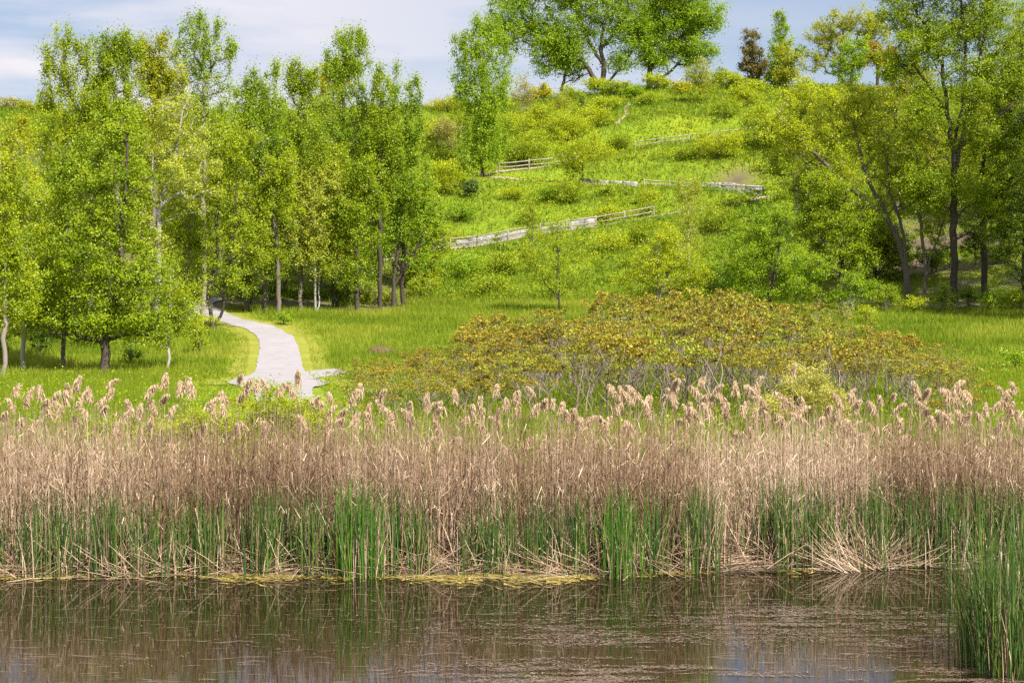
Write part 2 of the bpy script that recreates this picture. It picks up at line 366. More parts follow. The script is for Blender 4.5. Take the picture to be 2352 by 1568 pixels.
hw = np.interp(np.arange(len(PATH)), [0, 62, 90, 140, 190, 219], [1.2, 1.25, 1.15, 1.0, 1.2, 1.5]) + 1.25 * np.exp(-((np.arange(len(PATH)) - 41) / 11.) ** 2)
verge_w = 1.0 + .5 * fbm(np.arange(len(PATH)) / 9., np.zeros(len(PATH)), 4)
strip('grass_verge', PATH[36:176], hw[36:176] + verge_w[36:176], straw, .035)
strip('path', PATH, hw, pave, .065)
strip('path', SIDE, 1.25, pave, .060)
gravel = ramp_mat('trail_gravel', [(.3, (.20, .16, .11)), (.5, (.28, .23, .165)), (.7, (.34, .29, .22))], 3, 8, .95, .4)[0]
for nm in TRAIL:
    P = TRAIL[nm]; strip('trail', np.stack([X(P[:, 0], P[:, 2]), P[:, 2]], 1), .85, gravel, .05)
FD = np.array([d_of(u, v, 205, 228) for u, v, _ in FOOT])
strip('footpath', np.stack([X(FOOT[:, 0], FD), np.linspace(FD[0], max(FD[-1], FD[0] + 3), len(FD))], 1), .24, ramp_mat('footpath_sand', [(.3, (.30, .24, .14)), (.7, (.42, .36, .24))], 4)[0], .09)

# ------------------------------------------------------------------ pond
wm, wt, wp, wr = ramp_mat('pond_water', [(.3, (.011, .008, .0026)), (.7, (.018, .013, .0042))], .35, 4, .035, 0, spec=.5)
wp.inputs['IOR'].default_value = 1.33; wp.inputs['Roughness'].default_value = .012
wtc = wt.nodes.new("ShaderNodeTexCoord"); wmp = wt.nodes.new("ShaderNodeMapping"); wmp.inputs['Scale'].default_value = (2.2, 5.0, 1)
wn = wt.nodes.new("ShaderNodeTexNoise"); wn.inputs['Scale'].default_value = 1.6; wn.inputs['Detail'].default_value = 3
wb = wt.nodes.new("ShaderNodeBump"); wb.inputs['Strength'].default_value = .012; wb.inputs['Distance'].default_value = .05
wt.links.new(wtc.outputs['Object'], wmp.inputs[0]); wt.links.new(wmp.outputs[0], wn.inputs['Vector']); wt.links.new(wn.outputs[0], wb.inputs['Height']); wt.links.new(wb.outputs[0], wp.inputs['Normal'])
mb = MB(); mb.add([(-90, -40, 0), (90, -40, 0), (90, 37, 0), (-90, 37, 0)], [(0, 1, 2, 3)])
tag(mb.build('water', wm), kind='structure')


# ------------------------------------------------------------------ stuff: grass, weeds, reeds, floating weed
grass_m = tint_mat('grass_blades', (.105, .165, .006), (.345, .335, .042), (.195, .255, .012), trans=.42, rough=.55, spec=.2)
def scatter(n, u0, u1, d0, d1, mask=None):
    u = RNG.uniform(u0, u1, n * 3); d = RNG.uniform(d0, d1, n * 3)
    keep = RNG.uniform(0, d1, n * 3) < d
    u, d = u[keep], d[keep]
    if mask is not None: k_ = mask(u, d); u, d = u[k_], d[k_]
    u, d = u[:n], d[:n]
    return u, d, np.stack([X(u, d), d, ground0(u, d)], 1)
PALL = np.vstack([PATH[::2], SIDE[::2]])
def off_path(u, d):
    return near(np.stack([X(u, d), d], 1), PALL) > 1.75
mb = MB()
# meadow
u, d, B = scatter(200000, -80, 2450, 94, 152, off_path)
dist = near(B[:, :2], PATH[30:180:2]); verge = dist < 2.9
tn = fbm(B[:, 0] / 5, B[:, 1] / 3.5, 40) * 1.15 - .16 + RNG.uniform(-.18, .22, len(B)); tn[verge] += .16
h = (.20 + .38 * fbm(B[:, 0] / 6, B[:, 1] / 6, 44)) * RNG.uniform(.6, 1.2, len(B)) * np.where(verge, .42, 1)
keep = soil_mask(B[:, 0], d, u) < .5
tri_blades(mb, B[keep], h[keep], RNG.uniform(.1, .55, keep.sum()), RNG.uniform(.012, .03, keep.sum()), np.clip(tn[keep], 0, 1))
# behind the reeds
u, d, B = scatter(110000, -120, 2480, 45, 95, off_path)
near_path = np.clip((near(B[:, :2], PALL) - 2) / 14, .22, 1) * np.where((u > 430) & (u < 830), 1, 9); near_path = np.minimum(near_path, 1)
tn = fbm(B[:, 0] / 3, B[:, 1] / 3, 50) * .7 + RNG.uniform(-.12, .2, len(B))
tri_blades(mb, B, near_path * (.35 + .5 * fbm(B[:, 0] / 3, B[:, 1] / 4, 55)) * RNG.uniform(.6, 1.15, len(B)), RNG.uniform(.1, .45, len(B)), RNG.uniform(.008, .018, len(B)), np.clip(tn, 0, 1))
# the hillside
TP = np.vstack([np.stack([X(P[:, 0], P[:, 2]), P[:, 2]], 1)[::2] for P in TRAIL.values()])
def off_trail(u, d): return near(np.stack([X(u, d), d], 1), TP) > .95
u, d, B = scatter(200000, -60, 2420, 150, 226, off_trail)
keep = soil_mask(B[:, 0], d, u) < RNG.uniform(.2, .9, len(B)); B = B[keep]
tn = fbm(B[:, 0] / 9, B[:, 1] / 6, 60) * .70 - .06 + RNG.uniform(-.15, .2, len(B))
low_ = np.clip((near(B[:, :2], TP) - .8) / 3.5, .25, 1)
tri_blades(mb, B, low_ * (.25 + .6 * fbm(B[:, 0] / 5, B[:, 1] / 5, 65)) * RNG.uniform(.6, 1.2, len(B)), RNG.uniform(.1, .6, len(B)), RNG.uniform(.02, .05, len(B)), np.clip(tn, 0, 1))
u, d, B = scatter(11000, -120, 2480, 37.5, 47)
tri_blades(mb, B, RNG.uniform(.5, 1.25, len(B)) * (.6 + .7 * fbm(B[:, 0] / 1.5, B[:, 1] / 2, 57)), RNG.uniform(.05, .35, len(B)), RNG.uniform(.006, .011, len(B)), np.clip(RNG.normal(.6, .2, len(B)), 0, 1))
tag(mb.build('grass', grass_m), 'tall fresh green grass over the meadow and the hillside', 'grass', kind='stuff')

weed_m = tint_mat('weed_leaves', (.090, .180, .005), (.380, .400, .010), (.185, .275, .007), trans=.42, rough=.5, spec=.25)
mb = MB()
u, d, B = scatter(9500, -60, 2420, 150, 228, off_trail)
dens = fbm(B[:, 0] / 8, B[:, 1] / 6, 70); keep = (dens > .36) & (soil_mask(B[:, 0], d, u) < .4); B = B[keep]
ct = np.clip(fbm(B[:, 0] / 6, B[:, 1] / 5, 75) * 1.3 - .15 + RNG.uniform(-.2, .2, len(B)), 0, 1); ch = RNG.uniform(.2, .75, len(B))
nL = 26
C = np.repeat(B, nL, 0) + RNG.normal(size=(len(B) * nL, 3)) * np.repeat(np.stack([ch * .8, ch * .8, ch * .4], 1), nL, 0)
C[:, 2] += np.repeat(ch * .6, nL)
leaves(mb, C, RNG.uniform(.10, .24, len(C)), np.clip(np.repeat(ct, nL) + RNG.uniform(-.25, .25, len(C)), 0, 1), RNG)
u, d, B = scatter(1500, -60, 2420, 47, 96, off_path)
ct = RNG.uniform(.3, 1, len(B)); ch = RNG.uniform(.2, .5, len(B)); nL = 22
C = np.repeat(B, nL, 0) + RNG.normal(size=(len(B) * nL, 3)) * np.repeat(np.stack([ch * .7, ch * .7, ch * .5], 1), nL, 0); C[:, 2] += np.repeat(ch * .8, nL)
leaves(mb, C, RNG.uniform(.05, .12, len(C)), np.clip(np.repeat(ct, nL) + RNG.uniform(-.25, .25, len(C)), 0, 1), RNG)
tag(mb.build('weeds', weed_m), 'low leafy weeds in clumps across the green hillside', 'weeds', kind='stuff')

dead_m = tint_mat('dead_reed', (.085, .040, .020), (.610, .475, .335), (.330, .215, .128), trans=.12, rough=.7, spec=.25, noise=.25, nscale=8)
def shore(u): return np.interp(u, [-400, 0, 700, 1500, 1700, 2000, 2300, 2800], [33.2, 33.4, 33.7, 33.7, 34.3, 34.6, 34.8, 34.8])
def gap(u, d):   # the trampled opening at the water's edge
    return np.exp(-((u - 1690) / 32.) ** 2) * np.clip((38.5 - d) / 2.5, 0, 1)
mb = MB(); n = 32000; front = np.arange(n) < 10000
u = RNG.uniform(-260, 2620, n); d = shore(u) + .15 + np.where(front, .25, .12) + np.where(front, .26, 1) * RNG.power(.78, n) * np.interp(u, [0, 900, 1700, 2352], [12.5, 11.5, 11.5, 13])
keep = (RNG.uniform(0, 1, n) > gap(u, d) * .45) & (RNG.uniform(.12, .62, n) < fbm(u / 42., d / .9, 86, 2)); u, d, front = u[keep], d[keep], front[keep]; n = len(u)
B = np.stack([X(u, d), d, ground0(u, d) - .05], 1)
big = fbm(B[:, 0] / 1.7, B[:, 1] / 1.3, 80)
vtop = RNG.normal(1058, 52, n) + (big - .5) * 150; vtop = np.where(RNG.uniform(0, 1, n) < .35, vtop + RNG.uniform(40, 220, n), vtop)
vtop = np.where(front & (RNG.uniform(0, 1, n) < .6), RNG.normal(1025, 45, n), vtop); vtop = np.where(RNG.uniform(0, 1, n) < .10, RNG.uniform(915, 1000, n), vtop)
h = np.clip(HC - (vtop - VH) / FPX * d - B[:, 2], .5, 2.75)
ln = np.abs(RNG.normal(0, .10, n)); wild = RNG.uniform(0, 1, n) < .07; ln[wild] = RNG.uniform(.3, 1.1, wild.sum())
az = 6.283 * 2 * fbm(B[:, 0] / 1.6, B[:, 1] / 1.6, 88, 2) + RNG.normal(0, 1.2, n); dv = np.stack([np.cos(az), np.sin(az), np.zeros(n)], 1)
t = np.array([0, .5, 1.])[None]
P = B[:, None] + dv[:, None] * ((h * ln)[:, None] * t ** 1.5)[..., None]; P[..., 2] += h[:, None] * t * (1 - .25 * np.minimum(ln, 1)[:, None] * t)
tn = np.clip(-.05 + 1.0 * fbm(B[:, 0] / 2.6, B[:, 1] / 2.0, 83) + .15 * (vnoise(B[:, 0] * 2.5, B[:, 1] * 2, 84) - .5) + RNG.normal(0, .2, n), 0, 1)
R = (RNG.uniform(.0035, .0062, n))[:, None] * np.array([1, .85, .5])[None]
prisms(mb, P, R, tn)
# papery dead leaves still on the stems
for q in range(2):
    f = RNG.uniform(.25, .95, n)[:, None]
    S = P[:, 0] * (1 - f) + P[:, 2] * f
    L_ = RNG.uniform(.18, .5, n); az = RNG.uniform(0, 6.283, n); dv2 = np.stack([np.cos(az), np.sin(az), np.zeros(n)], 1)
    rise = RNG.uniform(.1, .9, n)
    Q = S[:, None] + dv2[:, None] * (L_[:, None] * np.array([0, .35, .6])[None])[..., None]
    Q[..., 2] += (L_ * rise)[:, None] * np.array([0, .6, .35])[None] - L_[:, None] * np.array([0, 0, .35])[None]
    az3 = az + 1.57 + RNG.normal(0, .5, n); sd = np.stack([np.cos(az3), np.sin(az3), RNG.normal(0, .5, n)], 1)
    ribbons(mb, Q, RNG.uniform(.003, .008, n)[:, None] * np.array([1, .9, .15])[None], sd, np.clip(tn + RNG.normal(.05, .2, n), 0, 1))
tag(mb.build('reeds', dead_m), 'dense dead tan reed stems along the pond edge', 'reeds', kind='stuff')

# fallen and broken stalks at the foot of the reeds
def sticks(mb, B, L_, az, el, r, tn, sag=.1):
    n = len(B); dv = np.stack([np.cos(az) * np.cos(el), np.sin(az) * np.cos(el), np.sin(el)], 1)
    t = np.array([0, .5, 1.])[None]
    P = B[:, None] + dv[:, None] * (L_[:, None] * t)[..., None]; P[..., 2] -= (L_ * sag)[:, None] * t ** 2
    P[..., 2] = np.maximum(P[..., 2], .012)
    prisms(mb, P, r[:, None] * np.array([1, .9, .6])[None], tn)
mb = MB(); n = 2300
u = RNG.uniform(-200, 2300, n); d = shore(u) + RNG.normal(.15, .35, n)
B = np.stack([X(u, d), d, np.maximum(ground0(u, d), 0) + RNG.uniform(0, .12, n)], 1)
el = np.abs(RNG.normal(.15, .35, n)); el[::3] = RNG.uniform(.4, 1.2, len(el[::3]))
sticks(mb, B, RNG.uniform(.25, 1.2, n), RNG.uniform(-3.14, 3.14, n), el, RNG.uniform(.004, .010, n), np.clip(RNG.normal(.62, .22, n), 0, 1))
n = 420; u = RNG.normal(1690, 30, n); d = RNG.uniform(34.2, 39, n); B = np.stack([X(u, d), d, np.maximum(ground0(u, d), 0) + .03], 1)
sticks(mb, B, RNG.uniform(.2, .8, n), RNG.uniform(-3.14, 3.14, n), np.abs(RNG.normal(.05, .12, n)), RNG.uniform(.005, .010, n), np.clip(RNG.normal(.75, .15, n), 0, 1))
tag(mb.build('broken_reeds', dead_m), 'broken pale reed stalks lying along the water line', 'reeds', kind='stuff')

# scum at the bank and drifts of floating weed
algae_m = tint_mat('pond_scum', (.160, .120, .030), (.420, .330, .090), (.300, .235, .055), rough=.7, spec=.3)
mb = MB(); n = 16000
u = RNG.uniform(-150, 2300, n); off = -np.abs(RNG.normal(0, 1, n)) * (.28 + .9 * np.clip(fbm(u / 140., u * 0, 90) - .35, 0, 1)) + .35
d = shore(u) + off; k_ = RNG.uniform(0, 1, n) < np.interp(u, [-150, 1500, 1700, 2300], [1, 1, .45, .3]); u, d = u[k_], d[k_]; n = len(u)
def slivers(mb, u, d, L_, w_, tn, z0=.004, wob=.5):
    n = len(u); az = RNG.normal(0, wob, n); dv = np.stack([np.cos(az), np.sin(az), np.zeros(n)], 1); sd = np.stack([-np.sin(az), np.cos(az), np.zeros(n)], 1)
    Bc = np.stack([X(u, d), d, z0 + RNG.uniform(0, .012, n)], 1)
    P = Bc[:, None] + dv[:, None] * (L_[:, None] * np.array([-.5, 0, .5])[None])[..., None] + sd[:, None] * (L_[:, None] * RNG.normal(0, .12, (n, 1)) * np.array([0, 1, 0])[None])[..., None]
    ribbons(mb, P, w_[:, None] * np.array([.25, 1, .25])[None], sd, tn)
slivers(mb, u, d, RNG.uniform(.06, .3, n), RNG.uniform(.008, .03, n), np.clip(RNG.normal(.5, .25, n), 0, 1), wob=.9)
tag(mb.build('pond_scum', algae_m), 'yellow green scum floating where the reeds meet the water', 'pond scum', kind='stuff')
mat_m = tint_mat('floating_weed', (.100, .066, .045), (.380, .280, .215), (.220, .150, .108), rough=.6, spec=.35)
mb = MB(); n = 230000
u = RNG.uniform(-100, 2450, n); v = RNG.uniform(1330, 1600, n); d = HC * FPX / (v - VH)
x = X(u, d); f = fbm(x / 3.2, d / .8, 95, 4); f2 = fbm(x / .7, d / .12, 99, 3)
drift = np.exp(-(((u - 1800) / 190) ** 2) - ((v - 1420) / 28) ** 2) * .9 + np.clip((u - 900) / 500, 0, 1) * np.clip((v - 1500) / 45, 0, 1) * .75 + np.exp(-(((u - 1330) / 260) ** 2) - ((v - 1455) / 40) ** 2) * .35 + np.clip((u - 1500) / 500, 0, 1) * .14 + .018 + .10 * np.clip((v - 1360) / 60, 0, 1) * np.clip((u - 700) / 500, 0, 1)
k_ = RNG.uniform(0, 1, n) < np.clip((f - .41) * 8, 0, 1) * np.clip((f2 - .40) * 8, 0, 1) * np.clip(drift, 0, 1)
u, d = u[k_], d[k_]; n = len(u)
slivers(mb, u, d, RNG.uniform(.02, .11, n), RNG.uniform(.002, .008, n), np.clip(RNG.normal(.42, .25, n), 0, 1), wob=1.0)
n = 420; u = RNG.uniform(-50, 2300, n); v = RNG.uniform(1335, 1575, n); d = HC * FPX / (v - VH)
slivers(mb, u, d, RNG.uniform(.15, .55, n), RNG.uniform(.003, .008, n), np.clip(RNG.normal(.65, .2, n), 0, 1), wob=.22)
tag(mb.build('floating_weed', mat_m), 'pinkish brown drifts of weed floating on the pond', 'floating weed', kind='stuff')

# ------------------------------------------------------------------ trees and bushes
def grow(trunks, targets, rng, rbase, tip=.010, step=.6):
    """trunk polylines + crown targets -> branches as polylines with radii (pipe model)"""
    pos = []; par = []; br = []
    def addchain(start, pts):
        ids = [] if start is None else [start]
        for p in pts:
            par.append(ids[-1] if ids else -1); pos.append(p); ids.append(len(pos) - 1)
        br.append(ids); return ids
    for tr in trunks:
        tr = np.asarray(tr, float); ln = np.linalg.norm(np.diff(tr, axis=0), axis=1).sum(); n = max(4, int(ln / step))
        Q = spline(tr, n); Q[1:-1] += rng.normal(0, .02 + ln * .002, (n - 2, 3)) * [1, 1, .3]
        if not pos: addchain(None, Q)
        else:
            A = np.array(pos); s = int(np.argmin(((A - Q[0]) ** 2).sum(1))); addchain(s, Q[1:])
    A = np.array(pos); cen = A[len(A) // 2]
    cap = len(pos) + len(targets) * 9 + 10
    buf = np.zeros((cap, 3)); buf[:len(pos)] = A; n0 = len(pos)
    low = 2
    order = np.argsort([np.min(((A - t) ** 2).sum(1)) for t in targets])
    for k in order:
        t = targets[k]; m = len(pos); Q = buf[low:m] if m > low + 3 else buf[:m]
        dx = t - Q; hd = np.hypot(dx[:, 0], dx[:, 1]); dist = np.sqrt(hd ** 2 + dx[:, 2] ** 2)
        cost = dist + 1.3 * np.maximum(0, .35 * hd - dx[:, 2])
        s = int(np.argmin(cost)) + (low if m > low + 3 else 0); p0 = buf[s]; ln = np.linalg.norm(t - p0)
        n = int(min(8, max(2, ln / step)))
        mid = (p0 + t) * .5 + np.array([(t - p0)[0] * .08, (t - p0)[1] * .08, -.06 * ln]) + rng.normal(0, .06 * ln, 3)
        f = np.linspace(0, 1, n + 1)[1:, None]; C = (1 - f) ** 2 * p0 + 2 * f * (1 - f) * mid + f ** 2 * t
        addchain(s, C); buf[m:m + n] = C
    N = len(pos); r = np.zeros(N); acc = np.zeros(N); par_ = np.array(par)
    for i_ in range(N - 1, -1, -1):
        r[i_] = max(tip, acc[i_] ** (1 / 2.4)) if acc[i_] > 0 else tip
        if par_[i_] >= 0: acc[par_[i_]] += r[i_] ** 2.4
    sc = rbase / r[0]
    r = np.maximum(r * sc if sc > 1 else r * sc, tip * .7)
    return np.array(pos), r, br
def wood_mesh(name, pos, r, br, mat, rng, z_sink=.25, flare=1.35):
    mb = MB(); P = pos.copy(); r = r.copy(); P[0, 2] -= z_sink; r[0] *= flare
    for ids in br:
        if len(ids) < 2: continue
        R = r[ids].copy()
        if ids[0] != br[0][0]: R[0] = min(R[0], R[1] * 1.25)
        m = R.max(); s = 8 if m > .12 else (5 if m > .04 else (4 if m > .02 else 3))
        tube(mb, P[ids], R, s, rng.uniform(.3, .7))
    return mb.mesh(name, mat, True)
def in_lobes(lobes, n, rng, shell=.5):
    vol = np.array([l[3] * l[4] * l[5] for l in lobes]) ** .75; c = rng.choice(len(lobes), n, p=vol / vol.sum())
    q = rng.normal(size=(n, 3)); q /= np.linalg.norm(q, axis=1, keepdims=True)
    q *= (rng.uniform(0, 1, n) ** shell)[:, None]
    Lb = np.array(lobes)[c]; return Lb[:, :3] + q * Lb[:, 3:], q
COUNT = {}
def plant(name, label, cat, u, d, lobes_px, leaf, bark='mid', trunks_px=None, clumps=150, per=40, size=.17, spread=.42, rbase=.18,
          group=None, shell=.5, tall=1.0, depth=.85, stems=1, up=.55, tip=.010, seed=None, sparse=0.0):
    """a tree or bush given by its crown lobes (bearing, row, half width, half height) at its own distance"""
    rng = np.random.default_rng(seed if seed is not None else (int(u * 7 + d * 131 + len(label)) & 0xFFFF))
    base = pt(u, d); k_ = d / FPX
    lob = [((a - u) * k_, rng.uniform(-.25, .25) * c * k_, Z(b, d) - base[2], c * k_, c * k_ * depth, e * k_) for a, b, c, e in lobes_px]
    big_ = lob[:]
    for e_ in range(7):
        l0 = big_[int(rng.integers(len(big_)))]; dv = rng.normal(size=3); dv[2] = abs(dv[2]) * .9; dv /= np.linalg.norm(dv); f_ = rng.uniform(.22, .40)
        lob.append((l0[0] + dv[0] * l0[3] * .98, l0[1] + dv[1] * l0[4] * .98, l0[2] + dv[2] * l0[5] * .98, l0[3] * f_, l0[4] * f_, l0[5] * f_ * 1.25))
    T, q = in_lobes(lob, clumps, rng, shell)
    if tall > 1.1:                                   # spires: crowns narrow towards their tops
        ztop = max(l[2] + l[5] for l in lob); fz = np.clip((T[:, 2] / ztop - .55) / .45, 0, 1); cx_ = np.array([l[0] for l in lob])[np.abs(T[:, :1] - np.array([l[0] for l in lob])[None]).argmin(1)]
        T[:, 0] = cx_ + (T[:, 0] - cx_) * (1 - .55 * fz ** 1.3); T[:, 1] *= 1 - .55 * fz
    T = T[T[:, 2] > .15]
    top = max(l[2] + l[5] * .6 for l in lob)
    if trunks_px:
        trunks = []
        for ti, tr in enumerate(trunks_px):
            w_ = rng.uniform(-.5, .5) * (ti > 0)
            trunks.append([((a - u) * k_, w_ * j_ * .5, max(Z(b, d) - base[2], 0) if not (ti == 0 and j_ == 0) else 0) for j_, (a, b) in enumerate(tr)])
    else:
        trunks = []
        cx = np.average([l[0] for l in lob], weights=[l[3] * l[5] for l in lob])
        for s in range(stems):
            a_ = rng.uniform(0, 6.28); sp = (0 if stems == 1 else rng.uniform(.1, .35)) * top
            trunks.append([(0, 0, 0), (np.cos(a_) * sp * .3 + cx * .2, np.sin(a_) * sp * .3, top * .35), (np.cos(a_) * sp + cx * .8, np.sin(a_) * sp * .8, top * (.8 if stems == 1 else rng.uniform(.6, .85)))])
    pos, r, br = grow(trunks, T, rng, rbase, tip, max(.18, min(.6, top / 14)))
    t = thing(name, label, cat, base, group)
    link('trunk', wood_mesh('trunk', pos, r, br, BARK[bark], rng), t)
    mb = MB(); nC = len(T); cs = spread * .90 * rng.uniform(.55, 1.35, nC); cnt = np.maximum(3, (per * 1.9 * rng.uniform(.5, 1.4, nC))).astype(int)
    if sparse: cnt[rng.uniform(0, 1, nC) < sparse] = 2
    idx = np.repeat(np.arange(nC), cnt)
    off = rng.normal(size=(len(idx), 3)); off *= (np.minimum(np.abs(rng.normal(0, .55, len(idx))), 1.15) / np.linalg.norm(off, axis=1) + .12)[:, None]
    off[:, 2] *= .75 * tall; C = T[idx] + off * cs[idx, None] * 1.5
    if tall > 1: C[:, :2] = T[idx][:, :2] + off[:, :2] * cs[idx, None] * 1.5 / math.sqrt(tall)
    C[:, 2] = np.maximum(C[:, 2], .05)
    ct = rng.normal(.52, .24, nC) + .10 * (T[:, 2] - T[:, 2].mean()) / max(T[:, 2].std(), .1) * .3
    tn = np.clip(ct[idx] + rng.normal(0, .10, len(idx)), 0, 1)
    leaves(mb, C, .70 * size * rng.uniform(.55, 1.3, len(idx)), tn, rng, up)
    mb.build('crown', LEAF[leaf], t)
    return t

def tree(label, u, vb, lobes, leaf, d=None, name='deciduous_tree', cat='tree', **kw):
    d = d if d is not None else d_of(u, vb, 90, 229)
    return plant(name, label, cat, u, d, lobes, leaf, **kw)
def bush(label, u, vb, ru, hpx, leaf, d=None, name='bush', cat='bush', dens=1.0, **kw):
    d = d if d is not None else d_of(u, vb, 40, 229)
    vb = VH + (HC - float(ground0(u, d))) / d * FPX
    rng = np.random.default_rng(abs(int(u * 13 + hpx * 7 + ru)))
    lob = [(u, vb - hpx * .55, ru * .8, hpx * .45)]
    for s in range(3):
        a_ = rng.uniform(-.55, .55); lob.append((u + a_ * ru, vb - hpx * rng.uniform(.35, .72), ru * rng.uniform(.35, .55), hpx * rng.uniform(.22, .32)))
    area = ru * hpx * (d / FPX) ** 2
    kw.setdefault('clumps', int(np.clip(area * 16 * dens, 14, 170))); kw.setdefault('per', 36); kw.setdefault('size', .15)
    kw.setdefault('spread', .30); kw.setdefault('rbase', .05); kw.setdefault('stems', 4); kw.setdefault('tip', .007)
    return plant(name, label, cat, u, d, lob, leaf, **kw)

# --- west wood
WG = 'trees of the wood west of the path'
tree('broad shade tree with a thick dark trunk, nearest on the left', 240, 860,
     [(255, 420, 105, 140), (195, 590, 115, 120), (310, 630, 95, 120), (250, 740, 95, 55), (140, 745, 75, 55), (335, 765, 55, 60), (285, 320, 75, 60), (120, 660, 60, 60)],
     'green', trunks_px=[[(240, 860), (243, 780), (248, 690), (230, 600), (212, 520), (205, 400)], [(248, 690), (285, 640), (280, 520), (297, 430), (300, 330)], [(242, 795), (190, 770), (120, 765)], [(243, 780), (300, 765), (345, 770)]],
     bark='dark', clumps=520, per=62, size=.17, rbase=.24, spread=.44, group=WG)
tree('small young tree with a slim pale trunk right of the dark shade tree', 386, 852, [(392, 700, 55, 90), (370, 770, 42, 35), (425, 730, 42, 45), (385, 620, 35, 60)], 'yg', name='young_tree', bark='pale',
     clumps=130, per=42, size=.15, rbase=.085, spread=.34, group=WG)
tree('slender tree with a grey trunk at the very left edge', 10, 874, [(15, 470, 60, 170), (25, 680, 60, 95), (0, 600, 50, 100)], 'yg', bark='grey', clumps=260, per=50, rbase=.12, group=WG)
tree('slender tree with a straight pale trunk beside the left edge', 52, 854, [(75, 540, 60, 160), (60, 700, 65, 85), (95, 640, 50, 70)], 'yg', bark='pale', clumps=260, per=50, rbase=.12, group=WG)
tree('shadowed tree just left of the dark trunked shade tree', 146, 846, [(140, 520, 60, 150), (130, 700, 60, 80), (165, 440, 50, 90)], 'green', bark='mid', clumps=260, per=48, rbase=.12, group=WG)
tree('yellowish tree on the slope at the left edge', -10, 800, [(5, 380, 75, 110), (30, 520, 60, 110)], 'olive', d=122, bark='mid', clumps=220, per=46, size=.19, group=WG)
PG = 'tall poplars behind the path'
def poplar(label, u, vb, lobes, leaf, d=None, **kw):
    kw.setdefault('clumps', 300); kw.setdefault('per', 48); kw.setdefault('size', .19); kw.setdefault('spread', .46); kw.setdefault('tall', 1.7); kw.setdefault('bark', 'mid'); kw.setdefault('rbase', .17); kw.setdefault('group', PG)
    return tree(label, u, vb, [(a, b, c * 1.16, e) for a, b, c, e in lobes], leaf, d=d, name='poplar_tree', **kw)
poplar('tall spire topped poplar, leftmost against the sky', 150, 740, [(150, 170, 55, 80), (148, 95, 22, 45), (175, 105, 16, 30), (118, 130, 20, 40), (195, 130, 14, 40), (155, 300, 85, 110), (105, 225, 28, 30), (205, 250, 40, 60)], 'yg', d=130, clumps=330)
poplar('round headed poplar second from the left against the sky', 268, 740, [(265, 130, 48, 60), (285, 105, 30, 35), (245, 110, 22, 40), (270, 260, 65, 110), (235, 190, 25, 50)], 'green', d=131)
poplar('yellow tinged poplar between two taller ones', 350, 740, [(345, 160, 45, 65), (330, 120, 25, 30), (375, 105, 18, 35), (385, 190, 50, 70), (360, 300, 65, 90)], 'olive', d=133)
poplar('tallest open crowned poplar of the wood, sky showing through', 468, 735, [(465, 120, 60, 70), (430, 75, 22, 40), (462, 50, 18, 28), (500, 62, 20, 32), (525, 120, 18, 50), (410, 120, 18, 40), (470, 250, 75, 110)], 'blue', d=136, clumps=290, per=34, bark='grey')
tree('poplar with a leaning pale forked trunk showing through its leaves', 362, 745, [(400, 300, 80, 95), (440, 420, 75, 80), (360, 400, 45, 90), (350, 560, 50, 90)], 'pale', d=124, name='poplar_tree',
     trunks_px=[[(362, 745), (364, 610), (366, 510), (373, 450), (405, 350), (420, 250)], [(366, 510), (350, 440), (352, 360)], [(370, 470), (420, 440), (475, 420)]], bark='pale', clumps=270, per=40, size=.18, rbase=.17, group=PG)
tree('leaning pair of dark stems beside the path bend', 494, 742, [(500, 420, 65, 110), (520, 550, 65, 90), (485, 650, 55, 50), (545, 340, 55, 80), (540, 650, 40, 45)], 'yg', d=127,
     trunks_px=[[(494, 742), (480, 690), (495, 600), (500, 500), (503, 420), (520, 320)], [(508, 738), (514, 680), (530, 600), (545, 500), (548, 420)]], bark='dark', clumps=320, per=46, size=.17, rbase=.16, group=PG)
poplar('poplar behind the path bend with a ragged top', 610, 715, [(605, 230, 50, 75), (585, 190, 22, 40), (635, 165, 20, 30), (600, 350, 65, 110), (560, 260, 30, 60)], 'blue', d=140)
poplar('poplar with a blunt top right of the path bend', 690, 712, [(688, 200, 35, 60), (670, 175, 18, 35), (712, 190, 18, 45), (690, 340, 62, 110)], 'green', d=142)
poplar('high poplar with a loose top, right part of the wood', 775, 710, [(795, 150, 48, 70), (800, 95, 38, 28), (830, 90, 16, 25), (765, 160, 28, 50), (790, 300, 58, 110)], 'blue', d=146, clumps=310)
tree('golden crowned tree peeping over the poplars', 765, 690, [(770, 190, 45, 50), (785, 165, 30, 30), (750, 260, 40, 60)], 'gold', d=168, clumps=140, per=44, size=.22, spread=.5, group=PG)
poplar('narrow poplar with a pointed top near the wood edge', 872, 706, [(880, 220, 25, 75), (865, 190, 12, 40), (870, 370, 52, 100), (890, 300, 35, 70)], 'green', d=144, bark='dark')
poplar('narrow twin topped poplar at the right edge of the wood', 925, 702, [(910, 210, 16, 60), (948, 235, 18, 55), (930, 320, 45, 80), (930, 420, 58, 80), (968, 260, 12, 40)], 'blue', d=146, bark='dark')
poplar('leafy poplar low in the middle of the wood', 640, 709, [(620, 470, 72, 90), (600, 590, 60, 60), (660, 400, 45, 60)], 'yg', d=138, tall=1.2)
poplar('poplar with two slim pale stems standing at the meadow edge', 723, 716, [(720, 460, 62, 105), (745, 590, 50, 60), (700, 560, 40, 60)], 'pale', d=None, tall=1.2, bark='pale', rbase=.10, trunks_px=[[(723, 718), (724, 640), (722, 520), (720, 400)], [(732, 714), (733, 640), (745, 520)]])
poplar('bushy poplar behind the slim stems', 820, 710, [(815, 500, 62, 105), (805, 620, 52, 48), (845, 420, 40, 60)], 'green', d=141, tall=1.2, bark='dark')
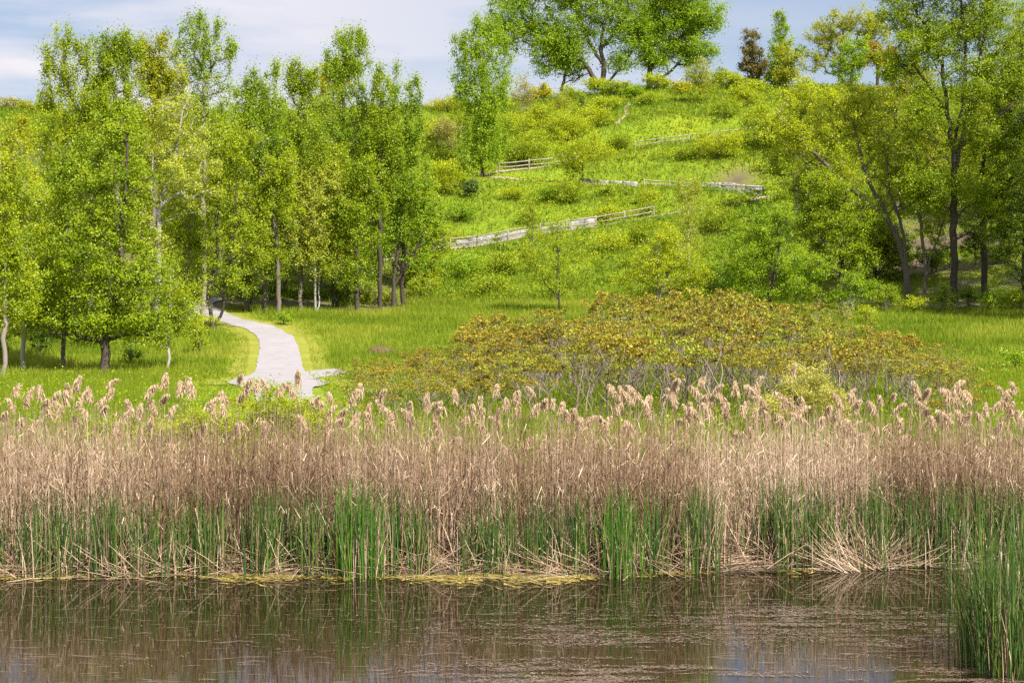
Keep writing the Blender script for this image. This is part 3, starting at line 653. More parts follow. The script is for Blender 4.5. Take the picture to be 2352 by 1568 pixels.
poplar('dark stemmed poplar between the slim stems and the forked tree', 765, 708, [(770, 420, 45, 90), (760, 560, 45, 60)], 'yg', d=143, bark='dark', rbase=.1)
tree('low forked tree with two spreading stems at the meadow edge', 905, 706, [(895, 520, 65, 55), (965, 520, 55, 50), (990, 470, 48, 48), (860, 590, 40, 45), (930, 440, 50, 45), (955, 600, 35, 35)], 'bright',
     trunks_px=[[(905, 706), (905, 640), (918, 560), (925, 470)], [(905, 655), (945, 595), (985, 510)]], bark='dark', clumps=270, per=46, size=.17, rbase=.15, group=PG)
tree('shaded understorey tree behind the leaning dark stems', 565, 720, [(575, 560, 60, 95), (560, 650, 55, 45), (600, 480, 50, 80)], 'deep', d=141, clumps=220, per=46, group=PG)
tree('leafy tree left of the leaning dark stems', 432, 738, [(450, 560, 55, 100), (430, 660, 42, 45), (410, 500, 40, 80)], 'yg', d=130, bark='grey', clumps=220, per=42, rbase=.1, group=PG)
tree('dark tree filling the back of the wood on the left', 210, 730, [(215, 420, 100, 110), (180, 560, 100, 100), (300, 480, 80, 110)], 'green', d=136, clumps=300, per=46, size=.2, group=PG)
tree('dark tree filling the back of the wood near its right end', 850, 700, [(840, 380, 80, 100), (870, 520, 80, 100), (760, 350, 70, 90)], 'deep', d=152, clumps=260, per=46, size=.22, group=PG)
tree('dark tree at the back of the wood behind the path bend', 640, 705, [(640, 360, 90, 110), (560, 420, 80, 110), (660, 540, 90, 90)], 'green', d=150, clumps=300, per=46, size=.22, group=PG)
for q, (u, v, vb, d, rx, lf, lab) in enumerate([(120, 300, 700, 146, 75, 'yg', 'behind the leftmost spire'), (225, 270, 700, 148, 70, 'green', 'behind the round headed poplar'), (320, 270, 700, 149, 70, 'olive', 'behind the yellow tinged poplar'),
        (420, 280, 700, 147, 70, 'yg', 'behind the pale forked trunk'), (520, 270, 700, 151, 70, 'green', 'in the dip right of the tallest poplar'), (575, 290, 700, 153, 60, 'yg', 'left of the ragged topped poplar'),
        (655, 260, 700, 155, 60, 'yg', 'between the ragged and the blunt poplars'), (735, 240, 700, 156, 62, 'green', 'right of the blunt topped poplar'), (835, 250, 700, 158, 62, 'yg', 'right of the high loose poplar'), (915, 330, 690, 157, 60, 'green', 'behind the twin topped poplar'), (965, 400, 690, 156, 42, 'yg', 'at the right end of the wood')]):
    tree('leafy tree filling the wood ' + lab, u, vb, [(u, v + 60, rx, 75), (u + 12, v + 180, rx * 1.15, 110), (u - 18, v + 15, rx * .6, 45), (u + 25, v + 290, rx * .9, 80)], lf, d=d, clumps=300, per=44, size=.21, spread=.5, rbase=.16, group='trees filling the back of the wood')
UG = 'undergrowth bushes at the foot of the wood'
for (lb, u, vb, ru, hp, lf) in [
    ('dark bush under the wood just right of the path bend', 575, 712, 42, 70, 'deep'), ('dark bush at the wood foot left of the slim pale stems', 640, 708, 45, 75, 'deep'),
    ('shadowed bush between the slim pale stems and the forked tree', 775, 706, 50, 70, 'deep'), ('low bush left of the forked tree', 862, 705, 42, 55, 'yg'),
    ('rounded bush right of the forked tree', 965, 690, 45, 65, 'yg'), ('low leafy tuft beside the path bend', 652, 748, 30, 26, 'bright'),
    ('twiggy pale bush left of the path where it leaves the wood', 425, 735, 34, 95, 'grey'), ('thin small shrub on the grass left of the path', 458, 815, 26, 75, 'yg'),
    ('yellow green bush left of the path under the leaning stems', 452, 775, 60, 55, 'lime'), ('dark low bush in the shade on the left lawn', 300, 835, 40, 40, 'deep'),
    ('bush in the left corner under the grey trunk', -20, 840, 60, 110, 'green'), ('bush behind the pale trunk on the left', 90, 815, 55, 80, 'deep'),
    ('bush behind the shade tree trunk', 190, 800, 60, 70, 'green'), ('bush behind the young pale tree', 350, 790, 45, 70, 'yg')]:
    bush(lb, u, vb, ru, hp, lf, group=UG)

# --- the hill
tree('columnar poplar standing alone on the hillside', 1108, 405, [(1110, 230, 62, 80), (1098, 130, 52, 60), (1128, 90, 30, 50), (1092, 75, 20, 40), (1162, 120, 18, 45), (1110, 330, 62, 72), (1062, 180, 28, 60), (1152, 190, 26, 70)], 'bright', d=193, name='poplar_tree', bark='dark',
     clumps=520, per=44, size=.24, spread=.6, tall=1.5, rbase=.2)
tree('huge spreading cottonwood with many limbs on the hilltop', 1385, 192, [(1200, 60, 100, 65), (1270, 110, 70, 50), (1180, 0, 70, 40), (1330, 40, 80, 90), (1420, 20, 70, 90), (1300, -50, 120, 60), (1420, -80, 90, 60), (1460, 90, 40, 60), (1250, 150, 40, 30), (1310, 120, 50, 45), (1140, 70, 40, 40), (1430, 140, 40, 35)], 'bright', d=229, name='cottonwood_tree', bark='dark',
     trunks_px=[[(1385, 192), (1386, 150), (1380, 100), (1395, 20), (1400, -60)], [(1372, 192), (1345, 150), (1290, 80), (1210, 40)], [(1386, 150), (1350, 90), (1320, 10), (1290, -60)], [(1395, 192), (1430, 150), (1455, 110), (1470, 60)], [(1382, 110), (1430, 50), (1450, -20)]],
     clumps=1150, per=48, size=.29, spread=.85, rbase=.40)
tree('rounded cottonwood right of the huge one on the hilltop', 1492, 195, [(1530, 60, 80, 70), (1610, 40, 65, 45), (1590, 120, 60, 40), (1480, 80, 45, 70), (1550, -30, 100, 60), (1510, 140, 40, 35)], 'bright', d=231, name='cottonwood_tree', bark='dark',
     trunks_px=[[(1492, 195), (1492, 150), (1505, 90), (1530, 10)], [(1494, 160), (1530, 110), (1600, 60)], [(1492, 150), (1478, 90), (1475, 20)], [(1500, 190), (1540, 165), (1570, 130)]], clumps=880, per=48, size=.29, spread=.85, rbase=.34)
tree('bushy little tree between the cottonwoods and the lone poplar', 1290, 205, [(1290, 150, 30, 30), (1325, 165, 28, 25)], 'blue', d=232, clumps=70, per=36, size=.26, spread=.6)
tree('reddish dark leaved maple on the skyline', 1725, 200, [(1728, 150, 30, 45), (1722, 100, 22, 35), (1740, 170, 25, 25)], 'maroon', d=226, name='maple_tree', bark='dark', clumps=130, per=46, size=.25, spread=.5)
tree('pointed pale blue green tree right of the reddish maple', 1795, 200, [(1795, 120, 38, 60), (1797, 65, 20, 45), (1780, 160, 30, 40)], 'blue', d=230, bark='mid', clumps=170, per=42, size=.25, spread=.5, tall=1.3)
tree('yellow little tree in front of the pointed one', 1812, 205, [(1815, 145, 28, 42), (1800, 175, 26, 25)], 'olive', d=222, clumps=90, per=40, size=.24, spread=.5)
tree('wide golden crowned tree on the skyline at right', 1930, 200, [(1900, 90, 58, 55), (1960, 60, 60, 48), (1880, 140, 40, 35), (2010, 70, 40, 50)], 'olive', d=232, bark='grey', clumps=300, per=38, size=.25, spread=.55, rbase=.25)
tree('deep green maple in front of the golden tree', 1955, 200, [(1965, 120, 34, 45), (1945, 160, 40, 35)], 'bright', d=219, name='maple_tree', bark='dark', clumps=130, per=46, size=.25, spread=.5)
tree('orange leaved young maple beside the deep green one', 2015, 200, [(2010, 118, 27, 26), (2032, 138, 26, 22), (1992, 140, 20, 20), (2050, 115, 18, 20)], 'rust', d=221, name='maple_tree', bark='dark', clumps=120, per=44, size=.24, spread=.45)
HG = 'bushes on the hill'
for (lb, u, vb, d, ru, hp, lf, kw) in [
    ('tangled grey brown thorn bush near the hilltop', 1200, 265, 215, 36, 105, 'grey', dict(sparse=.35, bark='grey', clumps=150, per=18)),
    ('sparse olive willow bush left of the juniper', 1292, 275, 213, 34, 75, 'olive', dict(sparse=.2, bark='grey', per=20)),
    ('dark narrow juniper on the upper slope', 1338, 262, 214, 11, 50, 'juniper', dict(clumps=60, per=60, size=.14, spread=.25)),
    ('round grey green bush with a dark base on the ridge', 1612, 240, 216, 42, 96, 'olive', dict(sparse=.25, bark='dark', clumps=150, per=26)),
    ('yellow bush left of the lone poplar on the crest', 1050, 245, 216, 26, 40, 'lime', {}),
    ('tiny golden bush on the left end of the crest', 1000, 252, 217, 24, 28, 'gold', {}),
    ('bare twigged bush beside the poplar top', 1028, 248, 217, 18, 32, 'grey', dict(sparse=.6)),
    ('umbrella shaped golden bush left of the lone poplar foot', 1022, 425, 188, 52, 76, 'lime', dict(name='sumac_shrub')),
    ('stubby dark conifer right of the umbrella shaped bush', 1082, 432, 187, 20, 46, 'juniper', dict(clumps=80, per=60, size=.16, spread=.3)),
    ('small bright cedar beside the stubby dark conifer', 1066, 428, 188.5, 12, 36, 'green', {}),
    ('willow like bush left of the lone poplar', 1030, 330, 203, 36, 80, 'grey', dict(per=30, leaf2=None)),
    ('small tree shading the stone wall end', 1338, 420, 189.5, 62, 125, 'lime', dict(name='small_tree', stems=1, bark='dark', rbase=.09)),
    ('olive bush left of the small tree by the fence', 1205, 392, 201, 55, 70, 'yg', {}),
    ('golden bush above the fence between poplar and small tree', 1290, 352, 206, 66, 66, 'lime', {}),
    ('yellow bush above the small tree', 1360, 330, 209, 40, 40, 'lime', {}),
    ('low green bush right of the small tree', 1425, 352, 205.5, 32, 38, 'green', {}),
    ('lime bush below the thorn bush', 1180, 320, 208, 45, 55, 'lime', {}),
    ('pale bush behind the fence foot of the poplar', 1165, 372, 202, 34, 48, 'yg', {}),
    ('wide yellow topped bush above the right stone wall', 1650, 400, 195, 58, 62, 'lime', {}),
    ('green bush between the wide bush and the trees', 1715, 380, 198, 40, 50, 'green', {}),
    ('scruffy bush on the slope under the top fence', 1560, 392, 196, 30, 26, 'yg', {}),
    ('small yellow bush on the mid slope', 1488, 470, 182, 26, 40, 'lime', {}),
    ('round green bush on the mid slope above the fence', 1310, 480, 183, 34, 55, 'yg', {}),
    ('dark little bush behind the stones of the lower fence', 1205, 522, 180, 18, 22, 'green', {}),
    ('bush hiding the lower fence end on the left', 1020, 560, 176, 44, 48, 'yg', {}),
    ('bush on the mid slope left of the fence', 1060, 505, 181, 40, 40, 'bright', {}),
    ('bush behind the end post of the lower fence', 1492, 515, 180, 20, 34, 'green', {}),
    ('bush under the lower fence on the left', 1050, 640, 160, 60, 52, 'bright', {}),
    ('tall weed bush under the fence middle', 1165, 630, 162, 48, 55, 'yg', {}),
    ('dark tuft bush near the saplings', 1445, 645, 160, 22, 22, 'green', {}),
    ('tall lime bush right of the thorn bush', 1250, 300, 211, 38, 52, 'lime', {}), ('loose yellow bush under the willow bush', 1300, 312, 209.5, 44, 44, 'yg', {}), ('lime bush below the juniper', 1345, 298, 211, 34, 40, 'lime', {}),
    ('spreading bush left of the small tree, over the trail', 1240, 366, 204, 40, 44, 'lime', {}), ('bush at the right foot of the lone poplar', 1150, 340, 206, 36, 62, 'green', {}), ('olive bush halfway between poplar and crest', 1070, 290, 209, 34, 52, 'yg', {}),
    ('grassy looking bush on the left slope of the hill', 1005, 310, 206, 34, 50, 'lime', {}), ('leafy bush behind the umbrella shaped one', 985, 380, 196, 34, 56, 'green', {}), ('small bush beneath the short stone wall', 1400, 455, 185, 30, 24, 'yg', {}),
    ('bush between the mid trail and the lone poplar foot', 1180, 450, 185.5, 36, 26, 'lime', {}), ('leafy weed bush left of the mid slope one', 1250, 465, 184, 40, 32, 'bright', {}), ('wide low bush in the middle of the slope', 1400, 500, 180, 44, 34, 'lime', {}),
    ('bush right of the footpath', 1500, 250, 217, 30, 26, 'yg', {}), ('bush left of the footpath', 1390, 262, 216, 36, 34, 'lime', {}), ('bush below the dark based ridge bush', 1660, 290, 210, 40, 34, 'yg', {}), ('tall weed bush at the right end of the slope', 1720, 255, 214, 40, 48, 'lime', {}),
    ('yellow bush under the lower fence right of the saplings', 1400, 590, 166, 40, 40, 'lime', {}), ('green bush under the lower fence end', 1480, 575, 167, 36, 40, 'yg', {}), ('bush on the low slope left of the saplings', 1120, 690, 152, 42, 44, 'yg', {}), ('broad bush right of the thin young poplar', 1650, 560, 168, 46, 66, 'yg', {})]:
    kw = {k_: v_ for k_, v_ in kw.items() if k_ != 'leaf2'}; kw.setdefault('size', .20); kw.setdefault('spread', .58); kw.setdefault('dens', .8); kw.setdefault('up', .3)
    bush(lb, u, vb, ru * (1.3 if lf in ('lime', 'yg', 'bright', 'green') else 1), hp * (1.08 if lf in ('lime', 'yg', 'bright') else 1), lf, d=d, group=HG, **kw)
RG = 'shrubs along the hilltop skyline'
rl = ['golden', 'lime', 'leafy', 'pale', 'rounded', 'wide', 'small', 'bright', 'tufted', 'low', 'yellowish', 'dense', 'loose']
for q, u in enumerate([1160, 1245, 1310, 1365, 1415, 1455, 1510, 1560, 1655, 1690, 1740, 1790, 1850]):
    bush(rl[q] + ' shrub on the skyline ' + ['above the thorn bush', 'left of the cottonwoods', 'under the left cottonwood limbs', 'at the huge cottonwood foot', 'right of the huge trunk', 'between the two big trunks', 'under the right cottonwood', 'left of the dark based bush', 'right of the dark based bush', 'left of the reddish maple', 'under the reddish maple', 'under the pointed tree', 'at the edge of the right hand trees'][q],
         u, 200, 30 + (q * 7) % 16, 26 + (q * 11) % 18, ['lime', 'gold', 'yg', 'lime', 'yg', 'bright'][q % 6], d=221 + (q * 3) % 5, size=.22, spread=.4, group=RG, name='skyline_shrub', cat='shrub')
rl2 = ['scrubby olive', 'twiggy grey', 'yellow green', 'leafy olive']
for q, u in enumerate([-30, 20, 60, 110]):
    bush(rl2[q] + ' shrub on the left crest against the clouds', u, 240, 36, 34, ['olive', 'grey', 'olive', 'yg'][q], d=201 + q, size=.2, spread=.4, sparse=.3 if q == 1 else 0, group=RG, name='skyline_shrub', cat='shrub')

# --- right hand trees
EG = 'trees along the right hand bank'
tree('great dark trunked tree rising out of the frame at right', 2192, 692, [(2180, 60, 110, 90), (2110, 120, 70, 70), (2280, 40, 100, 90), (2180, -60, 160, 60), (2250, 180, 90, 80), (2120, 250, 60, 70), (2330, 160, 70, 90), (2130, 430, 65, 55), (2240, 430, 60, 60), (2300, 520, 55, 60), (2070, 20, 60, 70), (2230, 300, 70, 60), (2050, 150, 50, 50), (2340, 330, 50, 70)], 'green', d=137, name='cottonwood_tree', bark='dark',
     trunks_px=[[(2192, 692), (2190, 560), (2193, 430), (2185, 330), (2170, 200), (2140, 90), (2100, 20)], [(2193, 400), (2215, 290), (2240, 180), (2265, 60), (2280, -40)], [(2187, 330), (2210, 240), (2215, 100), (2200, -40)], [(2178, 260), (2110, 170), (2060, 110)], [(2200, 340), (2290, 270), (2350, 220)]],
     clumps=1500, per=46, size=.19, spread=.58, rbase=.26, group=EG)
tree('dark tree leaning to the right edge behind the great trunk', 2262, 690, [(2300, 330, 70, 80), (2340, 250, 60, 90), (2260, 440, 60, 60), (2330, 460, 60, 60)], 'green', d=139, bark='dark',
     trunks_px=[[(2262, 690), (2258, 560), (2270, 480), (2330, 400), (2380, 330)], [(2262, 520), (2255, 420), (2262, 330)]], clumps=330, per=42, size=.18, rbase=.24, group=EG)
tree('shadowy tree at the extreme right edge', 2352, 694, [(2350, 580, 60, 80), (2370, 460, 70, 100), (2320, 520, 45, 60), (2400, 300, 80, 120)], 'deep', d=136, bark='dark', clumps=300, per=44, size=.18, rbase=.26, group=EG)
tree('many limbed tree leaning left with a broad yellow green crown', 2086, 690, [(1900, 330, 110, 80), (1800, 300, 80, 60), (1960, 250, 90, 70), (2030, 340, 80, 80), (1850, 220, 70, 45), (2080, 420, 70, 70), (1930, 420, 60, 45)], 'lime', d=140, bark='mid',
     trunks_px=[[(2086, 690), (2075, 600), (2050, 520), (2000, 470), (1950, 430), (1880, 360), (1800, 290)], [(2075, 600), (2040, 500), (1990, 400), (1960, 280)], [(2080, 640), (2070, 520), (2040, 440), (2030, 340)], [(2020, 480), (1960, 470), (1915, 450)]],
     clumps=640, per=46, size=.18, spread=.48, rbase=.24, group=EG)
tree('tree with a slim stem leaning right beside the many limbed one', 2122, 690, [(2120, 420, 70, 80), (2150, 500, 55, 55), (2090, 330, 60, 70)], 'yg', d=138.5, bark='mid', trunks_px=[[(2122, 690), (2135, 600), (2165, 520), (2180, 440)], [(2128, 640), (2115, 520), (2100, 400)]], clumps=260, per=44, size=.17, rbase=.13, group=EG)
tree('dim tree with a dark trunk left of the many limbed one', 1932, 700, [(1930, 520, 75, 70), (1890, 450, 60, 60), (1960, 590, 60, 50), (1990, 520, 50, 60)], 'green', d=139, bark='dark', clumps=300, per=46, size=.18, rbase=.2, group=EG)
tree('tall olive tree at the back of the right hand bank', 2060, 420, [(2050, 230, 90, 80), (1980, 260, 80, 70), (2120, 330, 80, 80), (2090, 180, 60, 50)], 'olive', d=158, bark='mid', clumps=330, per=44, size=.21, spread=.5, group=EG)
tree('green tree at the back near the top trail fence', 1830, 330, [(1830, 300, 80, 60), (1760, 300, 50, 50), (1880, 250, 60, 50), (1780, 380, 60, 50)], 'yg', d=172, bark='mid', clumps=290, per=44, size=.23, spread=.5, group=EG)
tree('golden green tree high at the right edge', 2310, 330, [(2320, 180, 70, 90), (2260, 260, 60, 70), (2350, 90, 50, 70)], 'olive', d=165, bark='mid', clumps=280, per=42, size=.22, spread=.5, group=EG)
tree('round bushy tree of fresh green at the foot of the bank', 1765, 705, [(1760, 560, 85, 75), (1700, 600, 65, 65), (1830, 620, 58, 60), (1770, 500, 60, 45), (1800, 660, 60, 40), (1710, 660, 50, 40)], 'bright', d=136, bark='dark', clumps=420, per=50, size=.16, stems=4, rbase=.14, group=EG)
tree('yellow green bushy tree behind the sumac crest', 1510, 690, [(1500, 610, 65, 50), (1550, 590, 55, 45), (1590, 640, 45, 45), (1440, 640, 35, 30), (1530, 550, 40, 35)], 'lime', d=143, bark='mid', clumps=260, per=40, size=.16, stems=3, rbase=.1, group=EG)
for q, (u, v, vb, d, rx, lf, lab) in enumerate([(1760, 270, 330, 199, 50, 'yg', 'left end of the bank trees'), (1850, 240, 360, 194, 70, 'yg', 'under the golden skyline tree'), (1930, 220, 440, 178, 75, 'green', 'under the orange maple'), (2040, 260, 520, 168, 80, 'yg', 'behind the broad leaning crown'),
        (2140, 260, 520, 166, 75, 'green', 'left behind the great trunk'), (2240, 300, 540, 162, 75, 'olive', 'right behind the great trunk'), (2330, 330, 560, 160, 70, 'green', 'behind the right edge trees'), (1880, 400, 600, 152, 65, 'green', 'above the dim tree'), (2010, 470, 640, 147, 60, 'yg', 'between the leaning stems')]):
    tree('leafy tree on the slope ' + lab, u, vb, [(u, v + 50, rx, 60), (u + 15, v + 120, rx * 1.1, 70), (u - 20, v + 10, rx * .6, 40)], lf, d=d, clumps=280, per=44, size=.22, spread=.52, rbase=.15, group='trees on the slope behind the bank')
SG = 'young poplars on the lower slope'
tree('slim young poplar with two stems before the lower fence', 1286, 700, [(1285, 560, 55, 70), (1230, 610, 40, 50), (1310, 640, 45, 50), (1270, 660, 55, 35), (1210, 560, 18, 60)], 'yg', d=141, name='young_poplar', bark='dark',
     trunks_px=[[(1286, 705), (1284, 640), (1281, 560), (1280, 520)], [(1286, 690), (1235, 620), (1215, 530)]], clumps=230, per=32, size=.15, spread=.4, rbase=.07, group=SG)
tree('thin young poplar with a pale stem right of the fence end', 1582, 590, [(1580, 500, 30, 60), (1565, 450, 22, 50), (1600, 440, 20, 40), (1580, 550, 35, 30)], 'pale', d=158, name='young_poplar', bark='pale', clumps=150, per=26, size=.16, spread=.4, tall=1.4, rbase=.06, group=SG)
tree('wispy young poplar crossing the lower fence', 1225, 585, [(1225, 510, 24, 55), (1215, 470, 14, 35)], 'yg', d=168, name='young_poplar', bark='mid', clumps=70, per=26, size=.17, spread=.4, tall=1.4, rbase=.05, group=SG)
for q, (u, d, rx, lf, lab) in enumerate([(2450, 130, 90, 'green', 'broad tree reaching in from beyond the right edge'), (2560, 136, 110, 'yg', 'tree standing outside the right edge'), (2520, 124, 90, 'green', 'tree nearest beyond the right edge of the meadow')]):  # off-frame trees added to cast shade over the right hand bank
    tree(lab, u, 700, [(u, 200, rx, 130), (u - 20, 380, rx * 1.1, 110), (u + 30, 520, rx, 80), (u - 60, 90, rx * .7, 60)], lf, d=d, bark='dark', clumps=420, per=42, size=.2, spread=.55, rbase=.28, group=EG)
BG = 'bushes along the foot of the right hand bank'
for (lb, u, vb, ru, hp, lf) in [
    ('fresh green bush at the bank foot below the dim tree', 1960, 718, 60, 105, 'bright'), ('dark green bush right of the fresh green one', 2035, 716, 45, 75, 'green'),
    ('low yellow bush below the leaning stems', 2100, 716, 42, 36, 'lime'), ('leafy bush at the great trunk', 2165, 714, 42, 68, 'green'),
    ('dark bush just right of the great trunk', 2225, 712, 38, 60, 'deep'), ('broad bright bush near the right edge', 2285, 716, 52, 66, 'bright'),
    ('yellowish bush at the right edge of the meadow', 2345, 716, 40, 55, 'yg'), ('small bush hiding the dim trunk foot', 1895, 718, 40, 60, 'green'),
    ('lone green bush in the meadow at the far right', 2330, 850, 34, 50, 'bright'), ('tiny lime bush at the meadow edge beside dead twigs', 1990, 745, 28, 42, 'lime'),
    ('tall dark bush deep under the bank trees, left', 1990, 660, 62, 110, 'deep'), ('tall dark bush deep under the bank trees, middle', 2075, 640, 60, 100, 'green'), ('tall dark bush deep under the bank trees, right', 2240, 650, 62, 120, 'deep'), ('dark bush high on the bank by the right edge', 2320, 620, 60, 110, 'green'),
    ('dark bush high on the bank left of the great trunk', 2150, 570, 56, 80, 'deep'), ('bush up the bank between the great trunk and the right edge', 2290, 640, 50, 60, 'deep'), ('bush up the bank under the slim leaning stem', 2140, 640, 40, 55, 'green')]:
    bush(lb, u, vb, ru, hp, lf, d=(147 if vb < 700 else None), group=BG)
bush('bare pale dead twigs at the meadow edge', 1945, 740, 26, 62, 'grey', name='dead_shrub', cat='shrub', bark='pale', sparse=.98, per=4, clumps=40, rbase=.04, stems=6)
# --- shrubs between the reeds and the path
NG = 'willow shrubs behind the reeds'
for (lb, u, d, ru, vt, lf, sz) in [
    ('tall willow shrub in front of the path junction', 612, 57, 105, 862, 'lime', .075), ('spreading willow shrub left of the tall one', 490, 54, 110, 935, 'lime', .07),
    ('low willow shrub on the left behind the reeds', 370, 54, 90, 965, 'lime', .07), ('willow shrub right of the tall one', 700, 55, 75, 915, 'lime', .07),
    ('small willow shrub at the left end', 250, 56, 70, 960, 'yg', .07), ('pale flecked shrub in front of the sumacs', 1850, 61, 75, 845, 'cream', .08),
    ('second pale flecked shrub lower down to its left', 1775, 58, 50, 905, 'cream', .075), ('low pale shrub right of the pale flecked one', 1925, 60, 45, 890, 'cream', .075)]:
    g = float(ground0(u, d)); vb = VH + (HC - g) / d * FPX
    bush(lb, u, vb, ru, vb - vt, lf, d=d, size=sz, spread=.2, clumps=230, per=34, rbase=.03, stems=7, tip=.004, group=NG, name='willow_shrub', cat='shrub', up=.2)

# ------------------------------------------------------------------ sumac thicket (stems, leaves, dark red fruit heads)
sumac_leaf = leafm('leaf_sumac', (.150, .075, .014), (.520, .450, .045), (.330, .265, .022), .30)
fruit_m = tint_mat('sumac_fruit', (.060, .014, .010), (.170, .045, .025), rough=.9)
sumac_bark = tint_mat('sumac_bark', (.095, .070, .055), (.300, .235, .195), rough=.9, noise=.5, nscale=9)
t_ = sumac_leaf.node_tree; oi = t_.nodes.new("ShaderNodeObjectInfo"); rmp = [n_ for n_ in t_.nodes if n_.type == 'VALTORGB'][0]
own = t_.nodes.new("ShaderNodeValToRGB"); own.color_ramp.elements[0].color = (.92, .86, .85, 1); own.color_ramp.elements[1].color = (.74, 1.0, .8, 1)
mxs = t_.nodes.new("ShaderNodeMix"); mxs.data_type = 'RGBA'; mxs.blend_type = 'MULTIPLY'; mxs.inputs[0].default_value = 1
tgt = [l.to_socket for l in rmp.outputs[0].links]; t_.links.new(oi.outputs['Random'], own.inputs[0]); t_.links.new(rmp.outputs[0], mxs.inputs[6]); t_.links.new(own.outputs[0], mxs.inputs[7])
for k_ in tgt: t_.links.new(mxs.outputs[2], k_)
def sumac_proto(seed, H=3.0, bare=0.0):
    rng = np.random.default_rng(seed); wood = MB(); lf = MB(); tips = []
    def stem(p, d_, ln, r, lev):
        n = 5; P = [p]; dd = d_.copy()
        for k_ in range(n):
            dd = dd + rng.normal(0, .10, 3) + np.array([0, 0, .10 if lev else .03]); dd /= np.linalg.norm(dd); P.append(P[-1] + dd * ln / n)
        tube(wood, np.array(P), np.linspace(r, r * .72, n + 1), 5 if lev == 0 else 4, rng.uniform(.2, .9))
        if lev >= 3 or (lev == 2 and rng.uniform() < .35): tips.append((P[-1], dd)); return
        a0 = rng.uniform(0, 6.28)
        for c in range(2 if rng.uniform() < .8 else 3):
            az = a0 + c * 2.4 + rng.normal(0, .4); tilt = rng.uniform(.35, .8)
            nd_ = dd + np.array([math.cos(az), math.sin(az), 0]) * tilt; nd_ /= np.linalg.norm(nd_)
            stem(P[-1], nd_, ln * rng.uniform(.5, .75), r * .66, lev + 1)
    for s in range(int(rng.integers(3, 6))):
        az = rng.uniform(0, 6.28); sp = rng.uniform(.1, .55); d_ = np.array([math.cos(az) * sp, math.sin(az) * sp, 1.0])
        stem(np.array([rng.normal(0, .22), rng.normal(0, .22), -.1]), d_ / np.linalg.norm(d_), H * rng.uniform(.38, .5), rng.uniform(.020, .032), 0)
    zt = bare * max(p[2] for p, _ in tips)
    for p, dd in tips:
        if p[2] < zt: continue
        for f in range(int(rng.integers(3, 7))):          # a pinnate leaf: an arching row of leaflets
            az = rng.uniform(0, 6.28); L_ = rng.uniform(.16, .36); hd = np.array([math.cos(az), math.sin(az), 0]); s = np.array([-hd[1], hd[0], 0])
            t = np.repeat(np.linspace(.2, 1, 6), 2); sg = np.tile([1., -1.], 6); rise = rng.uniform(.5, 1.7)
            C = p + hd * (L_ * t)[:, None] + np.array([0, 0, 1]) * (L_ * (rise * t - (rise + .25) * t ** 2.4) + .02)[:, None] + s * (sg * .035)[:, None] + rng.normal(0, .016, (12, 3))
            leaves(lf, C, rng.uniform(.06, .115, 12), np.clip(rng.normal(.5, .18) + rng.normal(0, .20, 12), 0, 1), rng, .15, .55)
    fr = [tips[q] for q in rng.permutation(len(tips))[:int(rng.integers(2, 5))]]
    top = max(p[2] for p, _ in tips)
    return wood.mesh('sumac_stems', sumac_bark, True), lf.mesh('sumac_leaves', sumac_leaf), fr, top
def fruit_proto(seed):
    rng = np.random.default_rng(seed); mb = MB()
    tube(mb, [(0, 0, 0), (.004, 0, .03), (.008, .003, .09), (.014, .004, .17)], [.010, .036, .030, .004], 6, rng.uniform(.2, .9)); return mb.mesh('sumac_fruit', fruit_m, True)
FRUIT = [fruit_proto(s) for s in range(3)]
SUM = [sumac_proto(100 + s) for s in range(8)]; TALL = [sumac_proto(140 + s, 3.4, .74) for s in range(8)]
ENV = [(700, 895), (740, 872), (800, 838), (900, 815), (960, 800), (1080, 762), (1120, 742), (1250, 712), (1400, 685), (1500, 675), (1620, 672), (1750, 672), (1850, 695), (1950, 725), (2050, 768), (2150, 805), (2230, 842), (2260, 870)]
def sumac_label(u, row, nrow):
    side = ('at the low west tip of the thicket' if u < 900 else 'on the west flank of the thicket' if u < 1150 else 'on the rising crest of the thicket' if u < 1450 else 'in the tall middle of the thicket' if u < 1800 else 'on the falling east side of the thicket' if u < 2050 else 'at the low east tip of the thicket')
    rowt = 'front row' if row < 2 else ('middle row' if row < nrow - 2 else 'back row')
    return f'yellow bronze sumac {side}, {rowt}'
nrow = 8; DROW = np.linspace(65, 92, nrow)
for row in range(nrow):
    uu = np.arange(735 + (row % 2) * 30, 2250, 60.0)
    for u in uu:
        rng = np.random.default_rng(int(u) * 31 + row)
        u_ = u + rng.normal(0, 20); d = DROW[row] + rng.normal(0, 1.7)
        vt = np.interp(u_, *zip(*ENV)); f = np.clip((d - 64) / 28, 0, 1)
        g = float(ground0(u_, d)); zb = Z(vt, DROW[-1]) - g                 # height that reaches the crest from the back row
        front = np.interp(u_, [735, 950, 1250, 1400, 2100, 2250], [1.3, 1.6, 2.2, 3.0, 2.9, 1.7])
        h = min(zb + .2, front + (max(zb, front * .6) - front) * f ** .9) * rng.uniform(.70, 1.12)
        if h < .8: continue
        w_, l_, fr_, top = (TALL if 1180 < u_ < 2170 and rng.uniform() < .9 else SUM)[int(rng.integers(8))]
        t = thing('sumac_shrub', sumac_label(u_, row, nrow), 'shrub', (X(u_, d), d, g), sumac_label(u_, row, nrow).replace('yellow bronze sumac', 'sumacs'), rng.uniform(0, 6.28))
        s = h / top; t.scale = (s ** .5 * 1.0, s ** .5 * 1.0, s)
        link('stems', w_, t); link('leaves', l_, t)
        for q, (p_, dd_) in enumerate(fr_):
            o_ = link('fruit_head', FRUIT[q % 3], t, tuple(p_ - .02 * dd_)); o_.rotation_euler = (-dd_[1] * .8, dd_[0] * .8, 0)

